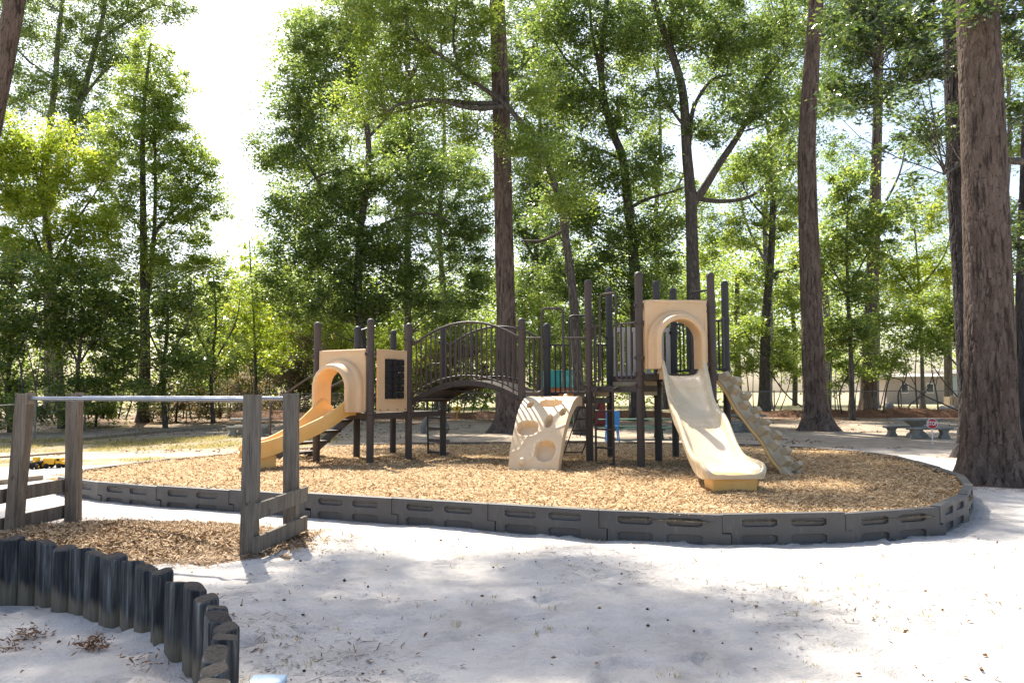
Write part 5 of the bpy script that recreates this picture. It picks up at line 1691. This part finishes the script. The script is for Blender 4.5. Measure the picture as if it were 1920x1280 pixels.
P = np.stack([SX[i_, j_], SY[i_, j_], SZ[i_, j_]], 1) + rng.normal(0, 1, (n, 3)) * np.array([.12, .1, .02])
V, Fc = strips(*scatter_quads(P, rng.uniform(.12, .3, n), rng.uniform(.006, .014, n), .45))
tag(npobj('pine_straw', V, Fc, M['l_brown']), 'loose pine needles and dry leaves over the straw bank', 'pine straw', kind='stuff')

# ------------------------------------------------------------------ picnic tables and small things behind
def stone_table(label):
    t = thing('stone_picnic_table', (0, 0, 0), label, 'picnic table', 'stone picnic tables')
    mb = MB(); mb.box((0, 0, .555), (1.36, .62, .07)); obj('tabletop', mb, M['concrete'], t, 35, .015)
    mb = MB(); mb.loft([[Vector((sx * a, sy * b, z)) for sx, sy in ((-1, -1), (1, -1), (1, 1), (-1, 1))] for z, a, b in ((0, .26, .22), (.10, .24, .20), (.22, .13, .11), (.36, .13, .11), (.48, .28, .22), (.52, .30, .24))])
    obj('pedestal', mb, M['concrete'], t, 35, .01)
    for s_ in (-1, 1):
        mb = MB(); mb.box((0, s_ * .66, .305), (1.36, .26, .07)); b = obj('bench', mb, M['concrete'], t, 35, .015)
        for x in (-.45, .45):
            mb = MB(); mb.loft([[Vector((x + sx * a, s_ * .66 + sy * .1, z)) for sx, sy in ((-1, -1), (1, -1), (1, 1), (-1, 1))] for z, a in ((0, .15), (.06, .14), (.13, .09), (.2, .09), (.268, .14))])
            obj('bench_leg', mb, M['concrete'], b, 35, .01)
    return t


st1 = stone_table('mossy stone picnic table with benches behind the toy stop sign')
p = atg(1720, 820); st1.location = (p.x, p.y, p.z); st1.rotation_euler = (0, 0, R(4))
p = atg(1398, 808); dup(st1, (p.x, p.y, p.z), R(-6), 'stone picnic table partly hidden behind the block climber')
p = atg(470, 816); dup(st1, (p.x, p.y, p.z), R(8), 'sunlit stone picnic table behind the right posts of the parallel bars')

# green picnic table
p = atg(1190, 822)
gt = thing('green_picnic_table', (p.x, p.y, p.z), 'dark green wooden picnic table behind the tall tower', 'picnic table')
W_ = 2.2
for i in range(4):
    mb = MB(); mb.box((p.x, p.y - .27 + .18 * i, p.z + .60), (W_, .165, .035)); obj('top_board', mb, M['gtable'], gt, 35, .004)
for s_ in (-1, 1):
    for i in range(2):
        mb = MB(); mb.box((p.x, p.y + s_ * (.58 + .14 * i), p.z + .35), (W_, .13, .035)); obj('seat_board', mb, M['gtable'], gt, 35, .004)
for x in (-.75, .75):
    mb = MB()
    for s_ in (-1, 1): mb.bar((p.x + x, p.y + s_ * .2, p.z + .58), (p.x + x, p.y + s_ * .62, p.z), .05, .09, (1, 0, 0))
    mb.box((p.x + x + .05, p.y, p.z + .315), (.04, 1.5, .08)); mb.box((p.x + x + .05, p.y, p.z + .56), (.04, .7, .06))
    obj('leg_frame', mb, M['gtable'], gt)

# plastic playhouse and slide toy
p = atg(1062, 800); p = Vector((p.x, 34, ngz(p.x, 34))); p.x = at(1066, 760, Y=34).x
ph = thing('plastic_playhouse', tuple(p), 'faded plastic playhouse with teal roof and orange walls behind the middle deck', 'playhouse')
mb = MB(); mb.box((p.x - .25, p.y, p.z + .78), (1.5, 1.1, 1.56)); wl = obj('wall', mb, M['orange'], ph, 35, .04)
mb = MB(); mb.box((p.x + .1, p.y - .555, p.z + .50), (.5, .03, .95)); obj('door', mb, M['dkred'], wl, 35, .02)
mb = MB(); mb.box((p.x - .62, p.y - .555, p.z + 1.05), (.34, .03, .36)); obj('window', mb, M['black'], wl, 35, .02)
mb = MB()
mb.loft([[Vector((x, p.y + y, p.z + z)) for y, z in ((-.72, 1.50), (0, 2.25), (.72, 1.50), (.62, 1.50), (0, 2.12), (-.62, 1.50))] for x in (p.x - 1.12, p.x + .62)])
obj('roof', mb, M['teal'], ph, 35, .02)
p2 = Vector((at(1112, 770, Y=32).x, 32, 0)); p2.z = ngz(p2.x, p2.y)
ts = thing('toy_climber', tuple(p2), 'small dark red and green plastic toy climber beside the playhouse', 'toy climber')
mb = MB(); mb.box((p2.x + .25, p2.y, p2.z + .55), (.42, .7, 1.1)); obj('tower', mb, M['dkred'], ts, 35, .05)
mb = MB(); mb.loft([[Vector((p2.x + x, p2.y + y * .3, p2.z + z + (.1 if abs(y) == 1 else 0))) for y in (-1, -.8, .8, 1)] + [Vector((p2.x + x, p2.y + y * .3, p2.z + z - .05)) for y in (1, -1)] for x, z in ((.05, .72), (-.3, .55), (-.75, .25), (-1.0, .18))])
obj('slide_chute', mb, M['green_pl'], ts, 35)
# blue chair standing on the picnic table side
p = atg(1148, 828)
bc2 = thing('blue_chair', (p.x, p.y, p.z), 'bright blue plastic child chair by the green picnic table', 'chair')
mb = MB(); mb.box((p.x, p.y, p.z + .46), (.36, .36, .03)); obj('seat', mb, M['blue'], bc2, 35, .012)
mb = MB(); mb.box((p.x, p.y - .17, p.z + .70), (.40, .04, .44), (1, 0, 0), (0, .96, .26), (0, -.26, .96)); obj('backrest', mb, M['blue'], bc2, 35, .015)
for sx in (-1, 1):
    for sy in (-1, 1):
        mb = MB(); mb.tube([(p.x + sx * .15, p.y + sy * .15, p.z + .45), (p.x + sx * .19, p.y + sy * .18, p.z)], [.022, .016], 8); obj('leg', mb, M['blue'], bc2)

# toy stop sign
p = atg(1749, 833)
sg = thing('toy_stop_sign', tuple(p), 'small red toy STOP sign on a white stick in front of a stone table', 'stop sign')
k = p.y / F; zc = at(1748, 794, Y=p.y).z; r_ = 10.6 * k
mb = MB(); mb.tube([(p.x, p.y + .012, p.z - .05), (p.x, p.y + .012, zc + r_ * .5)], .018, 8); obj('pole', mb, M['white'], sg)
octa = lambda rr, y: [Vector((p.x + rr * math.cos(PI / 8 + i * PI / 4), y, zc + rr * math.sin(PI / 8 + i * PI / 4))) for i in range(8)]
mb = MB(); mb.prism(octa(r_, p.y - .012), (0, .012, 0)); pl_ = obj('sign_plate', mb, M['white'], sg)
mb = MB(); mb.prism(octa(r_ * .90, p.y - .017), (0, .003, 0)); obj('sign_face', mb, M['red'], pl_)
tc = bpy.data.curves.new('lettering', 'FONT'); tc.body = 'STOP'; tc.align_x = 'CENTER'; tc.align_y = 'CENTER'; tc.size = r_ * .78; tc.extrude = .001; tc.offset = .002
tmp = bpy.data.objects.new('tmp', tc); COL.objects.link(tmp)
bpy.context.view_layer.update()
me = bpy.data.meshes.new_from_object(tmp.evaluated_get(bpy.context.evaluated_depsgraph_get()))
bpy.data.objects.remove(tmp)
me.transform(Matrix.Translation((p.x, p.y - .020, zc)) @ Matrix.Rotation(PI / 2, 4, 'X') @ Matrix.Diagonal((.86, 1.25, 1, 1)))
me.transform(Matrix.Translation(-Vector(p)))
me.materials.clear(); me.materials.append(M['white'])
link('lettering', me, pl_)

# small yellow figure sign on the far path
p = atg(857, 788)
ys = thing('toy_crossing_sign', tuple(p), 'small yellow toy road sign on a stick seen under the bridge', 'toy sign')
zc = at(857, 766, Y=p.y).z; r_ = 6.5 * p.y / F
mb = MB(); mb.tube([(p.x, p.y + .012, p.z - .05), (p.x, p.y + .012, zc)], .02, 8); obj('pole', mb, M['yellow'], ys)
mb = MB(); mb.prism([Vector((p.x + r_ * 1.1 * math.cos(i * PI / 2), p.y - .012, zc + r_ * 1.1 * math.sin(i * PI / 2))) for i in range(4)], (0, .02, 0)); sp_ = obj('sign_plate', mb, M['yellow'], ys)
mb = MB(); mb.box((p.x, p.y - .016, zc), (r_ * .35, .006, r_ * .8)); mb.box((p.x, p.y - .0165, zc + r_ * .1), (r_ * .8, .006, r_ * .2)); obj('symbol', mb, M['black'], sp_)

# old tyre standing in the ground behind the loop ladder
p = atg(815, 812)
mb = MB(); Rm, rm = .40, .13; vs = []; nA, nB_ = 28, 12
for i in range(nA):
    a = 2 * PI * i / nA
    for j in range(nB_):
        b = 2 * PI * j / nB_; rr = Rm + rm * math.cos(b) * .8
        vs.append((p.x + rr * math.cos(a), p.y + rm * 1.1 * math.sin(b), p.z + .18 + rr * math.sin(a)))
mb.add(vs, [(i * nB_ + j, ((i + 1) % nA) * nB_ + j, ((i + 1) % nA) * nB_ + (j + 1) % nB_, i * nB_ + (j + 1) % nB_) for i in range(nA) for j in range(nB_)])
tag(obj('half_buried_tyre', mb, M['greystone']), 'grey old tyre standing half buried behind the loop ladder', 'tyre')

# toy trucks by the left end of the border
p = atg(103, 877)
tt = thing('toy_dump_truck', tuple(p), 'yellow toy dump truck on the sand behind the border corner', 'toy truck')
mb = MB(); mb.loft([[Vector((p.x + x, p.y + y, p.z + z)) for x, z in ((-.20, .20), (-.17, .08), (.02, .08), (.05, .20))] for y in (-.10, .10)]); obj('dump_bed', mb, M['yellow'], tt, 35, .006)
mb = MB(); mb.box((p.x + .10, p.y, p.z + .145), (.10, .17, .12)); mb.box((p.x + .175, p.y, p.z + .115), (.07, .14, .06)); cb = obj('cab', mb, M['yellow'], tt, 35, .01)
mb = MB(); mb.box((p.x + .105, p.y - .088, p.z + .17), (.06, .006, .045)); obj('window', mb, M['black'], cb)
mb = MB(); mb.box((p.x, p.y, p.z + .075), (.38, .10, .03)); obj('chassis', mb, M['black'], tt)
for x in (-.12, .13):
    for s_ in (-1, 1):
        mb = MB(); mb.tube([(p.x + x, p.y + s_ * .075, p.z + .05), (p.x + x, p.y + s_ * .115, p.z + .05)], .05, 14); obj('wheel', mb, M['black'], tt)
p = atg(66, 879)
tt = thing('toy_tractor', tuple(p), 'black and yellow toy tractor on the sand next to the dump truck', 'toy tractor')
mb = MB(); mb.box((p.x, p.y, p.z + .10), (.16, .22, .08)); obj('body', mb, M['black'], tt, 35, .012)
mb = MB(); mb.box((p.x, p.y + .03, p.z + .19), (.11, .10, .10)); mb.box((p.x + .02, p.y - .06, p.z + .155), (.04, .09, .035)); obj('cab', mb, M['yellow'], tt, 35, .012)
for sx, sy, rr in ((-1, .05, .085), (1, .05, .085), (-1, -.10, .055), (1, -.10, .055)):
    mb = MB(); mb.tube([(p.x + sx * .075, p.y + sy, p.z + rr), (p.x + sx * .125, p.y + sy, p.z + rr)], rr, 16); wl = obj('wheel', mb, M['black'], tt)
    mb = MB(); mb.tube([(p.x + sx * .124, p.y + sy, p.z + rr), (p.x + sx * .128, p.y + sy, p.z + rr)], rr * .5, 12); obj('hub', mb, M['yellow'], wl)


# landscape timbers lying on the ground
def timber(pix, label, r_=.055):
    P = [atg(a, b) for a, b in pix]
    o = thing('landscape_timber', tuple(P[0]), label, 'timber')
    mb = MB()
    for a, b in zip(P, P[1:]): mb.bar(a + Vector((0, 0, r_ * .5)), b + Vector((0, 0, r_ * .5)), r_ * 2, r_ * 2)
    obj('timber', mb, M['oldwood'], o, 35, .015)


timber([(-30, 912), (78, 899)], 'grey landscape timber on the sand left of the border corner')
timber([(-30, 860), (60, 855), (150, 848)], 'thin path edging timber behind the toy trucks', .03)
timber([(150, 826), (300, 811), (440, 799)], 'long dark edging timber across the dirt below the left evergreens', .07)

# pale blue plastic lid at the bottom edge
p = atg(503, 1279)
mb = MB(); mb.loft([[Vector((p.x + sx * a, p.y + sy * b - .02, p.z + z)) for sx, sy in ((-1, -1), (1, -1), (1, 1), (-1, 1))] for z, a, b in ((.0, .085, .06), (.025, .085, .06), (.03, .075, .05))])
tag(obj('blue_tray', mb, M['paleblue'], None, 35, .004), 'pale blue plastic tray lying on the sand at the bottom edge', 'tray')

# ------------------------------------------------------------------ houses and yard beyond the fence
def house(px0, px1, pt_, pb_, Y, mat, label, roofh=.5, dep=6):
    a = at(px0, pb_, Y=Y); b = at(px1, pb_, Y=Y); zt = at(px0, pt_, Y=Y).z; z0 = ngz(a.x, Y)
    t = thing('house', ((a.x + b.x) / 2, Y, z0), label, 'house')
    w_ = b.x - a.x; c = (a.x + b.x) / 2
    mb = MB(); mb.box((c, Y + dep / 2, (z0 + zt) / 2), (w_, dep, zt - z0)); wl = obj('wall', mb, mat, t)
    n = int((zt - z0) / .22); mb = MB()
    for i in range(n): mb.box((c, Y - .02, z0 + .11 + .22 * i), (w_ + .02, .03, .205), (1, 0, 0), (0, 1, .06), (0, -.06, 1))
    o = obj('siding', mb, mat, wl); o['kind'] = 'stuff'
    mb = MB(); mb.loft([[Vector((x, Y + y, zt + z)) for y, z in ((-.5, 0), (dep / 2, roofh), (dep + .5, 0), (dep + .5, -.12), (-.5, -.12))] for x in (a.x - .4, b.x + .4)])
    obj('roof', mb, M['roof'], t)
    for f in (.3, .72):
        x = a.x + w_ * f
        mb = MB(); mb.box((x, Y - .06, z0 + (zt - z0) * .58), (w_ * .12, .05, (zt - z0) * .36)); fr = obj('window', mb, M['white'], t)
        mb = MB(); mb.box((x, Y - .09, z0 + (zt - z0) * .58), (w_ * .10, .02, (zt - z0) * .30)); obj('pane', mb, M['glass'], fr)
    return t


house(1662, 1776, 706, 746, 76, M['siding'], 'pale pinkish low house across the yard on the right', .35)
house(1786, 1850, 700, 742, 84, M['bluesid'], 'blue grey house partly hidden by the thickest pine', .5)
p = at(1800, 756, Y=56); p.z = ngz(p.x, 56)
cr = thing('wooden_crate', tuple(p), 'old slatted wooden crate in the yard left of the thickest pine', 'crate')
for i in range(7):
    mb = MB(); mb.box((p.x - .55 + .18 * i, p.y, p.z + .45), (.14, .06, .9 - .02 * (i % 3)), (1, 0, .05), (0, 1, 0), (-.05, 0, 1)); obj('slat', mb, M['oldwood'], cr)
mb = MB()
for z in (.2, .75): mb.box((p.x, p.y + .05, p.z + z), (1.3, .05, .1))
mb.box((p.x, p.y + .5, p.z + .42), (1.3, .8, .8)); obj('frame', mb, M['oldwood'], cr)


def rock(px, py, Y, sx, sz, mat, label, seed):
    p = at(px, py, Y=Y); p.z = ngz(p.x, Y)
    lr = np.random.default_rng(seed); th, phi = np.meshgrid(np.linspace(0, 2 * PI, 22, endpoint=False), np.linspace(-.3, PI / 2, 11))
    r = 1 + .22 * (fbm(th * 1.3, phi * 2, 3, seed) - .45)
    V = np.stack([p.x + sx * r * np.cos(th) * np.cos(phi), p.y + sx * .8 * r * np.sin(th) * np.cos(phi), p.z + sz * r * np.sin(phi)], -1).reshape(-1, 3)
    i0 = (np.arange(10)[:, None] * 22 + np.arange(22)[None]).ravel(); i1 = (np.arange(10)[:, None] * 22 + (np.arange(22)[None] + 1) % 22).ravel()
    tag(npobj('boulder', V, np.stack([i0, i1, i1 + 22, i0 + 22], 1), mat, None, True), label, 'boulder')


rock(1667, 765, 46, .35, .62, M['greystone'], 'upright grey boulder just beyond the fence', 3)
rock(1767, 772, 45, .28, .40, M['stone'], 'left of two pale rounded boulders beyond the stop sign', 5)
rock(1782, 772, 45.6, .32, .42, M['stone'], 'right of two pale rounded boulders beyond the stop sign', 6)

# ------------------------------------------------------------------ litter and grass on the sand
n = 16000
y = 1.9 + rng.random(n) ** 1.5 * 6.2; x = rng.uniform(-1, 1, n) * (.72 * y + .3)
keep = ~inside((x - cx0) / 1.02 + cx0, (y - cy0) / 1.02 + cy0)
dens = fbm(x * .9, y * .9, 3, 91)
keep &= (dens > .36 + .22 * rng.random(n))
x, y = x[keep], y[keep]
P = np.stack([x, y, gz(x, y) + .006], 1)
V, Fc = strips(*scatter_quads(P, rng.gamma(1.0, .026, len(P)) + .008, rng.uniform(.003, .008, len(P)), .10))
tag(npobj('twig_litter', V, Fc, M['litter']), 'small dark twigs and bits of bark strewn over the pale sand', 'litter', kind='stuff')
n = 260
y = 2.0 + rng.random(n) ** 1.4 * 6; x = rng.uniform(-1, 1, n) * (.72 * y + .3)
keep = ~inside((x - cx0) / 1.02 + cx0, (y - cy0) / 1.02 + cy0); x, y = x[keep], y[keep]
P = np.stack([x, y, gz(x, y) + .012], 1)
V, Fc = leaf_mesh(P, .038, .02, 1.2)
tag(npobj('dry_leaves', V, Fc, M['l_brown']), 'curled dry brown leaves scattered on the sand', 'leaves', kind='stuff')
# clusters of dead leaves inside the sand pit
P = []
for (px, py, k, sp) in ((180, 1215, 150, .05), (55, 1195, 130, .06), (275, 1250, 40, .07), (20, 1225, 50, .09)):
    c = atg(px, py)
    for i in range(k):
        xx_, yy_ = c.x + random.gauss(0, sp), c.y + random.gauss(0, sp * .8); P.append((xx_, yy_, ngz(xx_, yy_) + .01 + abs(random.gauss(0, .025))))
V, Fc = leaf_mesh(np.array(P), .042, .009, .2)
tag(npobj('dead_leaf_clusters', V, Fc, M['l_brown']), 'tangled dead leaf clusters lying in the sand pit', 'leaves', kind='stuff')


def tufts(cx_, cy_, k, sp, hgt_):
    n = len(cx_) * k
    bx_ = np.repeat(cx_, k) + rng.normal(0, sp, n); by_ = np.repeat(cy_, k) + rng.normal(0, sp, n)
    b = np.stack([bx_, by_, gz(bx_, by_) - .005], 1)
    h_ = hgt_ * rng.uniform(.4, 1.2, n)[:, None]
    a = rng.uniform(0, 2 * PI, n); o = np.stack([np.cos(a), np.sin(a), np.zeros(n)], 1)
    t = b + o * h_ * rng.uniform(.3, 1.5, n)[:, None] + np.array([0, 0, 1]) * h_
    md = b + (t - b) * .5 + np.array([0, 0, 1]) * h_ * .12
    s_ = np.stack([-np.sin(a), np.cos(a), np.zeros(n)], 1) * .0022
    V = np.stack([b - s_, b + s_, md + s_ * .8, md - s_ * .8, t], 1).reshape(-1, 3)
    i = np.arange(n) * 5
    F4 = np.stack([i, i + 1, i + 2, i + 3], 1); F3 = np.stack([i + 3, i + 2, i + 4, i + 4], 1)
    return V, F4, F3


n = 330
y = 2.6 + rng.random(n) * 4.9; x = rng.uniform(-1, 1, n) * (.70 * y)
g_ = fbm(x * .8 + 3, y * .8, 3, 71)
keep = ~inside((x - cx0) / 1.03 + cx0, (y - cy0) / 1.03 + cy0) & (g_ > .50) & (x > -1.6)
V, F4, F3 = tufts(x[keep], y[keep], 10, .028, .034)
me = bpy.data.meshes.new('grass_tufts'); me.from_pydata(V.tolist(), [], F4.tolist() + F3[:, :3].tolist()); me.materials.append(M['grass'])
tag(link('grass_tufts', me), 'sparse small grass tufts growing in the bright sand', 'grass', kind='stuff')
n = 3200
y = 16.5 + rng.random(n) * 11; x = -5.5 - rng.random(n) * 12
g_ = fbm(x * .6 + 3, y * .6, 3, 73); keep = (g_ > .46) & ~((y > 18.8) & (y < 21.6))
keep &= ~inside((x - cx0) / 1.06 + cx0, (y - cy0) / 1.06 + cy0)
V, F4, F3 = tufts(x[keep], y[keep], 12, .12, .10)
V = V.reshape(-1, 5, 3); mid_ = V[:, :4].mean(1, keepdims=True); V[:, :4] = mid_ + (V[:, :4] - mid_) * np.array([2.2, 2.2, 1]); V = V.reshape(-1, 3)
me = bpy.data.meshes.new('lawn_grass'); me.from_pydata(V.tolist(), [], F4.tolist() + F3[:, :3].tolist()); me.materials.append(M['grass'])
tag(link('lawn_grass', me), 'thin dry lawn grass on the left beyond the border', 'grass', kind='stuff')
# fallen leaves on the dirt behind the play area
n = 9000
y = 20 + rng.random(n) * 19; x = rng.uniform(-1, 1, n) * (.66 * y)
keep = (fbm(x * .5, y * .5, 3, 81) > .38 + .012 * (38 - y)) & ~inside((x - cx0) / 1.03 + cx0, (y - cy0) / 1.03 + cy0)
x, y = x[keep], y[keep]
V, Fc = leaf_mesh(np.stack([x, y, gz(x, y) + .015], 1), .10, .055, 1.5)
tag(npobj('fallen_leaves', V, Fc, M['l_brown']), 'brown fallen leaves scattered over the dirt behind the play area', 'leaves', kind='stuff')

# needles and bark flakes gathered at the pine feet
P = []
for (px, py, Y, r_, k) in ((1864, 905, 12.6, .95, 1500), (1836, 858, 17.6, .9, 700), (1534, 808, 28.6, 1.3, 700), (957, 816, 28.2, 1.3, 700)):
    c = at(px, py, Y=Y)
    a = rng.uniform(0, 2 * PI, k); q_ = .3 + r_ * rng.random(k) ** 1.4
    P.append(np.stack([c.x + q_ * np.cos(a), c.y + q_ * np.sin(a), np.zeros(k)], 1))
P = np.concatenate(P); P[:, 2] = gz(P[:, 0], P[:, 1]) + .008 + rng.random(len(P)) * .012
ok = ~inside((P[:, 0] - cx0) / 1.02 + cx0, (P[:, 1] - cy0) / 1.02 + cy0); P = P[ok]
V, Fc = strips(*scatter_quads(P, rng.uniform(.04, .14, len(P)), rng.uniform(.004, .012, len(P)), .25))
tag(npobj('needle_litter', V, Fc, M['l_brown']), 'brown needles and bark flakes gathered at the feet of the big pines', 'litter', kind='stuff')
# chips kicked out along the foot of the border, and sand drifted against it
P = []
for k in range(NB):
    a, b = BQ[k], BQ[(k + 1) % NB]
    if (a.y + b.y) / 2 > 12: continue
    d = (b - a).normalized(); o_ = Vector((d.y, -d.x, 0))
    for i in range(60):
        p = a.lerp(b, random.random()) + o_ * abs(random.gauss(0, .10)); P.append((p.x, p.y, ngz(p.x, p.y) + .008))
P = np.array(P)
V, Fc = strips(*scatter_quads(P, rng.uniform(.015, .05, len(P)), rng.uniform(.005, .012, len(P)), .2))
tag(npobj('spilled_chips', V, Fc, M['chip']), 'wood chips spilled on the sand along the foot of the black border', 'wood chips', kind='stuff')

# small cones and pebbles on the sand
n = 80
y = 2.3 + rng.random(n) * 6; x = rng.uniform(-1, 1, n) * (.7 * y)
ok = ~inside((x - cx0) / 1.03 + cx0, (y - cy0) / 1.03 + cy0); x, y = x[ok], y[ok]
r_ = rng.uniform(.006, .017, len(x)); z = gz(x, y) + r_ * .5
C = np.stack([x, y, z], 1)[:, None, :]; O = np.array([[1, 0, 0], [0, 1.2, 0], [-1, 0, 0], [0, -1.2, 0], [0, 0, .8], [0, 0, -.8]])[None] * r_[:, None, None]
O = O * rng.uniform(.7, 1.3, O.shape)
V = (C + O).reshape(-1, 3)
T = np.array([[0, 1, 4], [1, 2, 4], [2, 3, 4], [3, 0, 4], [1, 0, 5], [2, 1, 5], [3, 2, 5], [0, 3, 5]])
Fc = (np.arange(len(x))[:, None, None] * 6 + T[None]).reshape(-1, 3)
tag(npobj('fallen_cones', V, Fc, M['litter'], smooth=True), 'tiny dark cones and pebbles dotted over the pale sand', 'litter', kind='stuff')
